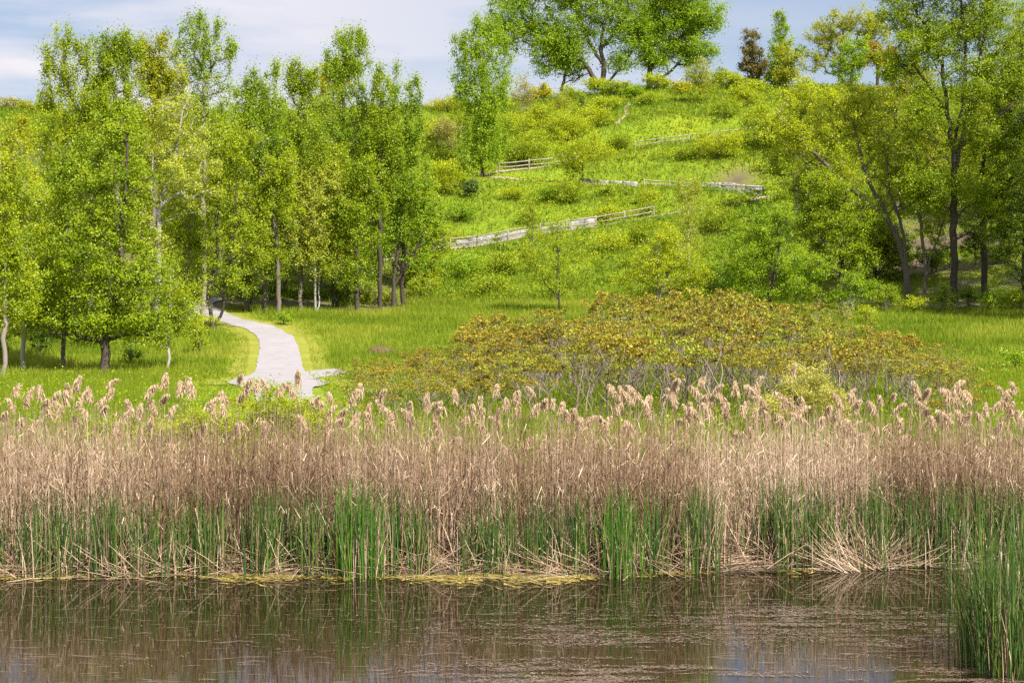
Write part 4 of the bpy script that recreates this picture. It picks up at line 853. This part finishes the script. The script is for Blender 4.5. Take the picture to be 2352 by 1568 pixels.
# ------------------------------------------------------------------ fences and stone walls on the hill
wood_m = ramp_mat('fence_wood', [(.3, (.13, .11, .075)), (.5, (.24, .21, .145)), (.7, (.36, .32, .235))], 6, 6, .9, .3, stretch=(1, 1, .3))[0]
stone_m = ramp_mat('wall_stone', [(.3, (.08, .072, .075)), (.45, (.20, .187, .19)), (.60, (.31, .293, .295)), (.75, (.38, .365, .37))], 2.2, 9, .9, .8, .7)[0]
import bmesh
def block(mbx, c, ax, ay, size, rng):
    """one rough hewn boulder block: a subdivided, chipped box"""
    bm = bmesh.new(); bmesh.ops.create_cube(bm, size=1.0)
    bmesh.ops.bevel(bm, geom=bm.edges[:], offset=.045, segments=2, affect='EDGES')
    bmesh.ops.subdivide_edges(bm, edges=[e for e in bm.edges if e.calc_length() > .3], cuts=3, use_grid_fill=True)
    bm.verts.ensure_lookup_table(); V = np.array([v.co for v in bm.verts])
    F4 = [[v.index for v in f.verts] for f in bm.faces if len(f.verts) == 4]; F3 = [[v.index for v in f.verts] for f in bm.faces if len(f.verts) == 3]
    bmesh.ops.triangulate(bm, faces=[f for f in bm.faces if len(f.verts) > 4])
    s = rng.integers(1000); V = V + V * ((fbm(V[:, 0] * 3 + s, V[:, 1] * 3 + V[:, 2] * 2.7, 7) - .5) * .30)[:, None] + rng.normal(0, .012, V.shape)
    V = V * np.array(size); W = c + V[:, :1] * ax + V[:, 1:2] * ay + V[:, 2:] * np.array([0, 0, 1.0])
    m = MB(); m.add(W, F4) if F4 else None; m.add(W, F3) if F3 else None
    bm.free(); return m
def trail_at(P, u):
    k_ = np.argsort(P[:, 0]); return np.interp(u, P[k_, 0], P[k_, 1]), np.interp(u, P[k_, 0], P[k_, 2])
def wall(label, nm, spans, inset=1.15, seed=1):
    rng = np.random.default_rng(seed); P = TRAIL[nm]
    u_mid = np.mean([s[0] for s in spans]); v, d = trail_at(P, u_mid); o = np.array([X(u_mid, d), d + inset, Z(v, d)])
    t = thing('stone_wall', label, 'stone wall', o)
    for (ua, ub, h, lift) in spans:
        va, da = trail_at(P, ua); vb, db = trail_at(P, ub)
        A = np.array([X(ua, da), da + inset, Z(va, da)]); B = np.array([X(ub, db), db + inset, Z(vb, db)])
        ax = B - A; ln = np.linalg.norm(ax); ax = ax / ln; ay = np.array([-ax[1], ax[0], 0]); ay /= np.linalg.norm(ay)
        h *= 1.05; c = (A + B) / 2 + np.array([0, 0, h / 2 - .05 + lift])
        m = block(None, c - o, ax, ay, (ln * .985, .9, h), rng); m.build('stone_block', stone_m, t)
wall('pale stone block wall behind the lower fence, broken by gaps', 'low', [(905, 950, .5, 0), (950, 1000, .62, 0), (1000, 1042, .7, 0), (1042, 1072, .85, 0), (1072, 1132, .95, 0), (1142, 1210, .85, 0), (1243, 1262, .8, 0), (1262, 1293, .85, 0), (1303, 1340, .95, 0), (1340, 1367, .95, 0)], seed=3)
wall('short wall of grey stone blocks behind the small tree', 'mid', [(1332, 1352, .75, 0), (1352, 1372, .72, 0), (1372, 1402, .72, 0), (1402, 1432, .70, 0), (1432, 1466, .72, 0)], seed=5)
wall('two tiered pale stone wall beside the right hand trees', 'mid', [(1640, 1668, .62, 0), (1668, 1692, .62, 0), (1692, 1716, .62, 0), (1716, 1746, .66, 0), (1632, 1662, .52, .62), (1664, 1694, .6, .62), (1694, 1718, .5, .62), (1718, 1750, .45, .66)], seed=8)
wall('long low stone edging behind the top fence', 'top', [(1533, 1560, .45, 0), (1560, 1590, .45, 0), (1592, 1625, .5, 0), (1625, 1665, .55, 0), (1665, 1700, .55, 0), (1700, 1735, .5, 0)], seed=11)
def post_rail(label, nm, us, h=1.12, rails=(.52, .98), outset=1.05, seed=1):
    rng = np.random.default_rng(seed); P = TRAIL[nm]; pts = []
    for u in us:
        v, d = trail_at(P, u); pts.append(np.array([X(u, d), d - outset, Z(v, d)]))
    o = pts[len(pts) // 2]; t = thing('rail_fence', label, 'fence', o)
    for p in pts:
        b = p - o; lean = rng.normal(0, .02, 2); hh = h + rng.uniform(-.04, .06)
        mb = MB(); tube(mb, [b - [0, 0, .5], b + [lean[0] * .5, lean[1], hh * .5], b + [lean[0], lean[1], hh - .03], b + [lean[0], lean[1], hh], b + [lean[0], lean[1], hh + .012]], [.088, .085, .083, .06, .002], 9, .5)
        mb.build('post', wood_m, t, smooth=False)
    for k_ in range(len(pts) - 1):
        for z in rails:
            a, b = pts[k_] - o + [0, .0, z + rng.normal(0, .02)], pts[k_ + 1] - o + [0, .0, z + rng.normal(0, .02)]
            mid = (a + b) / 2 + [0, 0, -.02 + rng.normal(0, .015)]
            mb = MB(); tube(mb, [a, a * .96 + b * .04, mid, a * .04 + b * .96, b], [.035, .062, .068, .062, .035], 7, .5); mb.build('rail', wood_m, t)
post_rail('weathered post and rail fence along the lower trail', 'low', [920, 985, 1035, 1097, 1167, 1240, 1300, 1367, 1433, 1500], seed=2)
post_rail('short rail fence in front of the gap between two stone walls', 'mid', [1478, 1535, 1590], h=.95, rails=(.45, .8), seed=4)
post_rail('rail fence in front of the two tiered stone wall', 'mid', [1612, 1640, 1680, 1703, 1750], h=.95, rails=(.5, .85), seed=6)
post_rail('rail fence half hidden by bushes near the lone poplar', 'top', [1146, 1215, 1282, 1345], h=1.05, rails=(.5, .92), seed=7)
post_rail('high rail fence climbing to the right hand trees', 'top', [1457, 1518, 1580, 1643, 1700, 1760], h=1.0, rails=(.5, .9), seed=9)

edge_m = ramp_mat('edging_timber', [(.3, (.15, .12, .075)), (.5, (.26, .215, .14)), (.7, (.34, .29, .20))], 4, 6, .9, .3)[0]
def edging(label, nm, u0, u1):
    P = TRAIL[nm]; us = np.linspace(u0, u1, 40); v, d = trail_at(P, us); Q = np.stack([X(us, d), d - .92, Z(v, d) + .05], 1); o = Q[20].copy(); Q -= o
    mb = MB(); Q[:, 2] += vnoise(us / 9, us * 0, 3) * .06; tube(mb, Q, np.full(40, .13) * (.8 + .4 * vnoise(us / 5, us * 0, 9)), 6, .5)
    tag(mb.build('timber_edging', edge_m, None, o), label, 'edging')
edging('pale timber edging under the lower fence', 'low', 880, 1560); edging('short pale edging right of the lower fence end', 'low', 1590, 1690)
edging('pale timber edging along the middle trail', 'mid', 1130, 1300); edging('pale edging in front of the short stone wall', 'mid', 1330, 1470)
edging('pale timber edging at the start of the top trail', 'top', 1095, 1260)
# soil mound, dark post, bird
rng = np.random.default_rng(77); mu, md = 872, d_of(872, 812); g = pt(mu, md)
mb = MB(); n, m = 40, 9; R_ = []
for j in range(m):
    f = j / (m - 1); a = np.arange(n) * 2 * math.pi / n; rr = f * (1.15 + .18 * np.cos(a) + .1 * rng.normal(size=n))
    R_.append(np.stack([rr * np.cos(a) * 1.25, rr * np.sin(a) * 1.0, .40 * (1 - f ** 1.7) + rng.normal(0, .03, n) - .12 * f], 1))
V = np.concatenate(R_); i, j = np.meshgrid(np.arange(m - 1), np.arange(n), indexing='ij'); a = (i * n + j).ravel(); b = (i * n + (j + 1) % n).ravel()
mb.add(V, np.stack([a, b, b + n, a + n], 1)); clod = MB()
for q in range(160):
    a_ = rng.uniform(0, 6.28); f = rng.uniform(0, 1) ** .6; c = np.array([f * 1.3 * math.cos(a_), f * 1.05 * math.sin(a_), .38 * (1 - f ** 1.7) - .10 * f]); s = rng.uniform(.03, .08)
    tube(mb, [c - [0, 0, s], c - [0, 0, s * .5], c + [0, 0, s * .6], c + [0, 0, s]], [s * .3, s, s * .8, s * .1], 5)
soil_m = ramp_mat('mound_soil', [(.3, (.060, .032, .020)), (.5, (.120, .066, .042)), (.7, (.19, .12, .08))], 5, 9, .95, .8, 1.2)[0]
tag(mb.build('soil_mound', soil_m, None, g), 'low brown mound of bare soil in the meadow', 'soil mound')
pu, pd_ = 1280, 150.0; g = pt(pu, pd_); top_ = Z(538, pd_) - g[2]
blk = ramp_mat('post_paint', [(.3, (.020, .020, .020)), (.7, (.045, .042, .038))], 4)[0]
t = thing('trail_post', 'dark upright post among the young poplars before the lower fence', 'post', g)
mb = MB(); tube(mb, [(0, 0, -.3), (0, 0, top_ * .5), (0, 0, top_ - .03), (0, 0, top_)], [.075, .072, .07, .02], 8); mb.build('pole', blk, t)
mb = MB(); mb.add(np.array([(x, y, z) for x in (.06, .34) for y in (-.02, .02) for z in (top_ - 1.45, top_ - 1.15)]), [(0, 1, 3, 2), (4, 6, 7, 5), (0, 4, 5, 1), (2, 3, 7, 6), (0, 2, 6, 4), (1, 5, 7, 3)]); mb.build('marker_plate', blk, t)

# ------------------------------------------------------------------ plumed reeds that stand above the rest
plume_m = tint_mat('reed_plume', (.320, .210, .115), (.700, .560, .380), (.520, .385, .240), trans=.3, rough=.8, spec=.1)
def plume_proto(seed):
    rng = np.random.default_rng(seed); mb = MB(); L_ = rng.uniform(.26, .40); droop = rng.uniform(.2, .75); n = 340
    t = rng.uniform(0, 1, n) ** .8; ax = np.stack([droop * L_ * t ** 1.8, 0 * t, L_ * (t - .38 * droop * t ** 2.2)], 1)
    fall = rng.uniform(.04, .13, n) * (1.15 - .5 * t); az = rng.normal(0, 1.2, n); dv = np.stack([np.cos(az), np.sin(az) * .8, np.zeros(n)], 1)
    A = ax; B_ = ax + dv * (fall * .55)[:, None] + np.array([0, 0, 1.]) * (fall * .25)[:, None]; C_ = B_ + dv * (fall * .35)[:, None] - np.array([0, 0, 1.]) * (fall * .75)[:, None]
    sd = rng.normal(size=(n, 3)); sd /= np.linalg.norm(sd, axis=1, keepdims=True)
    ribbons(mb, np.stack([A, B_, C_], 1), rng.uniform(.004, .008, n)[:, None] * np.array([.7, 1.2, .4])[None], sd, np.clip(rng.normal(.5, .22, n) + .15 * t, 0, 1))
    return mb.mesh('plume', plume_m)
PLUME = [plume_proto(300 + s) for s in range(10)]
def stem_proto(seed):
    rng = np.random.default_rng(seed); mb = MB(); b = rng.normal(0, .03, 2)
    P = np.array([(0, 0, 0), (b[0] * .4, b[1] * .4, .35), (b[0], b[1], .7), (0, 0, 1.0)]); tube(mb, P, np.array([.0058, .005, .0042, .0028]), 4, rng.uniform(.4, .9))
    n = 5; f = rng.uniform(.25, .9, n); S = np.stack([np.interp(f, P[:, 2], P[:, 0]), np.interp(f, P[:, 2], P[:, 1]), f], 1); az = rng.uniform(0, 6.28, n)
    dv = np.stack([np.cos(az), np.sin(az), 0 * az], 1); l_ = rng.uniform(.12, .22, n)
    Q = S[:, None] + dv[:, None] * (l_[:, None] * np.array([0, .5, .85]))[..., None]; Q[..., 2] += l_[:, None] * np.array([0, .22, .05])
    ribbons(mb, Q, np.full((n, 1), .006) * np.array([1, .9, .1]), np.stack([-np.sin(az), np.cos(az), 0 * az], 1), rng.uniform(.3, .9, n))
    return mb.mesh('reed_stem', dead_m)
STEM = [stem_proto(400 + s) for s in range(6)]
PL = [(35, 880), (65, 885), (95, 890), (100, 915), (60, 905), (30, 915), (175, 870), (160, 885), (190, 890), (210, 895), (150, 900), (225, 905), (235, 925), (200, 930), (250, 860), (250, 885), (335, 885), (370, 900), (378, 862), (425, 870), (442, 882), (415, 880), (340, 915), (360, 925), (8, 940), (500, 890), (520, 900), (548, 855), (560, 880), (585, 870), (612, 865), (545, 895), (683, 860), (677, 880), (640, 880), (475, 910), (720, 900), (740, 905), (752, 930), (455, 975), (605, 980), (710, 1030), (280, 940), (130, 930), (300, 920), (120, 905), (143, 918), (180, 912),
      (828, 882), (806, 900), (870, 895), (882, 915), (845, 920), (1000, 925), (980, 915), (1045, 895), (1098, 905), (1105, 935), (1140, 880), (1165, 910), (1185, 900), (1225, 882), (1250, 912), (1290, 920), (1325, 935), (1345, 945), (1385, 960), (1410, 880), (1432, 890), (1450, 885), (1425, 905), (1466, 890), (1488, 905), (1492, 930), (1520, 900), (1550, 870), (1552, 890), (1610, 860), (1603, 880), (1640, 880), (1690, 880), (1665, 900), (1630, 905), (1580, 925), (1745, 890), (1735, 870), (1757, 902), (1725, 880), (1810, 905), (1832, 910), (1820, 832), (1900, 930), (1920, 940), (1955, 960), (1948, 892), (1962, 920),
      (2025, 900), (2050, 890), (2052, 925), (2105, 880), (2122, 890), (2108, 905), (2190, 870), (2197, 890), (2215, 885), (2180, 897), (2230, 900), (2262, 925), (2280, 915), (2310, 880), (2332, 870), (2300, 910), (2320, 930), (2205, 905), (1710, 990), (1745, 1000), (1960, 970), (1982, 985), (1440, 1020), (1690, 1085), (940, 930), (760, 895), (905, 960)]
rng = np.random.default_rng(5)
for u in np.arange(15, 2350, 33): PL.append((u + rng.uniform(-14, 14), rng.uniform(925, 1035)))
for u in np.arange(740, 2350, 40): PL.append((u + rng.uniform(-18, 18), rng.uniform(895, 960)))
def reed_label(u, v):
    where = ('at the left end of the reed bed' if u < 280 else 'in front of the small lawn left of the path' if u < 500 else 'in front of the path junction' if u < 780 else
             'in front of the low west tip of the sumacs' if u < 1100 else 'in front of the bronze sumac bushes' if u < 1400 else 'in front of the tall bare sumac stems' if u < 1720 else
             'in front of the pale flecked shrub' if u < 1980 else 'in front of the low east tip of the sumacs' if u < 2240 else 'at the right end of the reed bed')
    return ('tall feathery plumed reed ' if v < 925 else 'shorter feathery plumed reed ') + where
for k_, (u, v) in enumerate(PL):
    rng = np.random.default_rng(900 + k_); d = np.interp(v, [850, 930, 1030, 1090], [46.5, 45, 41, 38]) + rng.uniform(-2.2, 1.2)
    g = float(ground0(u, d)); h = Z(v + 12, d) - g
    if h > 3.2: d = 47 + rng.uniform(0, 1.5); g = float(ground0(u, d)); h = Z(v + 12, d) - g
    h = max(1.2, h); lab = reed_label(u, v)
    tl = rng.normal(0, .05, 2); dx = -math.tan(tl[1]) * 0
    t = thing('plumed_reed', lab, 'reed', (X(u, d) - h * math.sin(tl[1]), d + h * math.sin(tl[0]), g - .03), lab.replace('plumed reed', 'plumed reeds'), 0)
    t.rotation_euler = (tl[0], tl[1], 0)
    s = link('stem', STEM[k_ % 6], t); s.scale = (1, 1, h); s.rotation_euler = (0, 0, rng.uniform(0, 6.28))
    p = link('plume', PLUME[int(rng.integers(10))], t, (0, 0, h - .16)); p.rotation_euler = (rng.normal(0, .15), rng.normal(0, .15), rng.uniform(0, 6.28)); q = rng.uniform(.9, 1.4); p.scale = (q, q, q)
# small dark bird clinging under a plume
bird_m = ramp_mat('bird_feathers', [(.3, (.020, .012, .010)), (.7, (.060, .030, .022))], 30)[0]
d = 43.2; u, v = 602, 1001; o = np.array([X(u, d), d - .06, Z(v, d)])
mb = MB(); tube(mb, [(-.062, 0, -.13), (-.05, 0, -.10), (-.025, 0, -.055), (-.005, 0, -.02), (.006, 0, .02), (.004, 0, .048), (-.004, -.006, .062), (-.008, -.014, .078), (-.012, -.022, .088), (-.018, -.034, .088), (-.03, -.05, .084)], [.006, .010, .016, .030, .034, .027, .022, .023, .018, .007, .001], 10)
for s in (-1, 1): tube(mb, [(.0, s * .026, .035), (-.004, s * .036, .0), (-.02, s * .030, -.045), (-.04, s * .012, -.09)], [.006, .014, .012, .003], 6)
tag(mb.build('small_bird', bird_m, None, o, smooth=True), 'small dark bird clinging to a reed below a pale plume', 'bird')

# ------------------------------------------------------------------ cattail clumps at the water
cat_m = tint_mat('cattail_leaf', (.018, .055, .010), (.170, .235, .030), (.060, .125, .018), trans=.25, rough=.45, spec=.4)
cat_hi = tint_mat('cattail_leaf_fresh', (.030, .090, .010), (.150, .260, .025), (.070, .170, .014), trans=.3, rough=.45, spec=.4)
CG = 'cattail clumps along the water'
CT = [(85, 1105, 55, 70, 'clump of cattails at the left end of the bank'), (150, 1130, 28, 28, 'thin clump of cattails near the left end'), (245, 1108, 45, 75, 'dense dark green cattail clump third from the left'), (330, 1125, 45, 50, 'loose cattail clump right of the dense dark one'),
      (405, 1150, 35, 30, 'sparse cattail clump left of a tall one'), (485, 1125, 45, 60, 'cattail clump with mixed dead leaves'), (605, 1092, 45, 85, 'tall cattail clump before the willow shrubs'), (712, 1100, 28, 35, 'narrow cattail clump left of the widest one'),
      (800, 1072, 40, 90, 'widest densest cattail clump, its left half'), (845, 1100, 45, 90, 'widest densest cattail clump, its right half'), (905, 1100, 20, 18, 'few broad green blades right of the widest clump'), (965, 1135, 30, 45, 'cattail clump before the low sumacs'), (1075, 1150, 32, 34, 'thin pale cattail clump in the middle'),
      (1135, 1160, 30, 38, 'short cattail clump in the middle of the bank'), (1230, 1150, 40, 55, 'cattail clump in the centre with brown stalks'), (1315, 1130, 40, 55, 'cattail clump left of the bright lush one'), (1425, 1095, 48, 100, 'bright lush cattail clump standing forward in the water'),
      (1500, 1110, 18, 20, 'few blades right of the bright lush clump'), (1610, 1085, 55, 90, 'cattail clump left of the trampled gap'), (1800, 1065, 50, 80, 'cattail clump right of the trampled gap'), (1880, 1085, 40, 60, 'cattail clump with an arching leaf right of the gap'), (1965, 1110, 35, 45, 'cattail clump behind the fan of pale stalks'),
      (2020, 1075, 40, 70, 'tall cattail clump above the fan of pale stalks'), (2100, 1095, 45, 60, 'cattail clump above the pale broken pile'), (2175, 1085, 40, 60, 'cattail clump before the right hand reeds'), (2250, 1075, 45, 70, 'cattail clump behind the foreground stand'), (2330, 1085, 45, 60, 'cattail clump at the right end of the bank')]
for k_, (u, vt, ru, n, lab) in enumerate(CT):
    fwd = .45 if u in (1425, 800, 845) else .18
    d = float(shore(u)) + .12 - fwd; k2 = d / FPX; g = max(float(ground0(u, d)), -.15)
    N = int(n * 1.9); ht = Z(vt, d) - g
    B = np.stack([RNG.normal(0, ru * k2 * .50, N), RNG.normal(.15, .34, N), np.full(N, -.06)], 1)
    h = ht * RNG.uniform(.6, 1.05, N); mb = MB()
    blades(mb, B, h, np.abs(RNG.normal(.05, .07, N)), RNG.uniform(.006, .012, N), np.clip(RNG.normal(.42, .22, N), 0, 1), .04, 5)
    nb = max(2, N // 14); Bb = B[:nb]; blades(mb, Bb, ht * RNG.uniform(.7, .95, nb), RNG.uniform(.2, .5, nb), RNG.uniform(.006, .011, nb), RNG.uniform(.5, 1, nb), .35, 6)
    o = thing('cattail_clump', lab, 'cattails', (X(u, d), d, g), CG)
    mb.build('leaves', cat_hi if u in (1425, 800, 845) else cat_m, o)
    nd_ = max(10, int(N * .6)); mb = MB(); Bd = np.stack([RNG.normal(0, ru * k2 * .5, nd_), RNG.normal(.1, .25, nd_), np.full(nd_, -.05)], 1)
    blades(mb, Bd, ht * RNG.uniform(.35, .85, nd_), np.abs(RNG.normal(.1, .15, nd_)), RNG.uniform(.005, .010, nd_), np.clip(RNG.normal(.6, .25, nd_), 0, 1), .08, 4)
    mb.build('dead_leaves', dead_m, o)
mb = MB(); n = 3600; u = RNG.uniform(-200, 2450, n); d = shore(u) + np.abs(RNG.normal(0, .6, n)); k_ = (fbm(u / 38., u * 0, 120) > .40) & (gap(u, d) < .5); u, d = u[k_], d[k_]; n = len(u)
B = np.stack([X(u, d), d, np.maximum(ground0(u, d), -.1) - .05], 1)
blades(mb, B, RNG.uniform(.5, 1.85, n), np.abs(RNG.normal(.08, .10, n)), RNG.uniform(.005, .011, n), np.clip(RNG.normal(.45, .25, n), 0, 1), .06, 5)
tag(mb.build('green_reeds', cat_m), 'young green blades coming up through the dead reeds', 'reeds', kind='stuff')
# the near stand at the right edge
brown_m = ramp_mat('cattail_head', [(.3, (.22, .16, .10)), (.7, (.42, .33, .24))], 20)[0]
for (u, vb, vt, ru, N, lab) in [(2300, 1540, 1165, 64, 620, 'near stand of green cattails standing in the water at the right edge'), (2400, 1530, 1120, 70, 520, 'near stand of cattails cut by the right edge')]:
    d = HC * FPX / (vb - VH); k2 = d / FPX; ht = Z(vt, d); o = thing('cattail_clump', lab, 'cattails', (X(u, d), d, 0), 'near cattail stands')
    B = np.stack([np.clip(RNG.normal(0, ru * k2 * .55, N), -ru * k2 * 1.15, ru * k2 * 1.3), RNG.normal(.35, .55, N), np.full(N, -.15)], 1); mb = MB()
    blades(mb, B, ht * RNG.uniform(.5, 1.03, N) * (.72 + .36 * vnoise(B[:, 0] * 5, B[:, 1] * 4, 140)), np.abs(RNG.normal(.09, .13, N)), RNG.uniform(.005, .010, N), np.clip(RNG.normal(.48, .24, N), 0, 1), .05, 5)
    mb.build('leaves', cat_m, o); mb = MB(); nd_ = 110
    Bd = np.stack([RNG.normal(0, ru * k2 * .6, nd_), RNG.normal(.2, .5, nd_), np.full(nd_, -.1)], 1)
    blades(mb, Bd, ht * RNG.uniform(.25, .8, nd_), np.abs(RNG.normal(.1, .15, nd_)), RNG.uniform(.004, .009, nd_), np.clip(RNG.normal(.35, .25, nd_), 0, 1), .06, 4); mb.build('dead_leaves', dead_m, o)
    for q in range(3):
        x = RNG.uniform(-.3, .35); z = ht * RNG.uniform(.55, .9); mb = MB()
        tube(mb, [(x, -.25, 0), (x + .02, -.25, z * .6), (x + .03, -.25, z), (x + .031, -.25, z + .01), (x + .035, -.25, z + .15), (x + .036, -.25, z + .17), (x + .037, -.25, z + .24)], [.005, .004, .004, .012, .013, .004, .001], 6); mb.build('seed_head', brown_m, o)
# heaps and fans of pale broken stalks
for (u, vb, n, ru, elm, lab) in [(2010, 1305, 170, 58, .75, 'pale pinkish pile of broken reed stalks at the right of the bank'), (1945, 1312, 90, 40, .6, 'leaning fan of dead stalks beside the pale pile'), (1320, 1318, 90, 60, .3, 'tangle of fallen stalks left of the bright lush cattails'), (290, 1322, 60, 60, .6, 'tangle of broken stalks below the dense dark cattails')]:
    d = HC * FPX / (vb - VH); k2 = d / FPX; mb = MB(); az = RNG.choice([0.0, 3.14], n) + RNG.normal(0, .8, n)
    if 'fan' in lab: az = 3.14 + RNG.normal(0, .45, n)
    B = np.stack([RNG.normal(0, ru * k2 * .45, n), RNG.normal(.1, .2, n), np.full(n, .0)], 1)
    el = np.clip(RNG.normal(elm, .35, n), 0, 1.4); L_ = RNG.uniform(.4, 1.15, n)
    sticks(mb, B, L_, az, el, RNG.uniform(.004, .009, n), np.clip(RNG.normal(.78, .16, n), 0, 1), .05)
    tag(mb.build('stalk_pile', dead_m, None, (X(u, d), d, 0)), lab, 'reed pile', 'heaps of broken stalks')
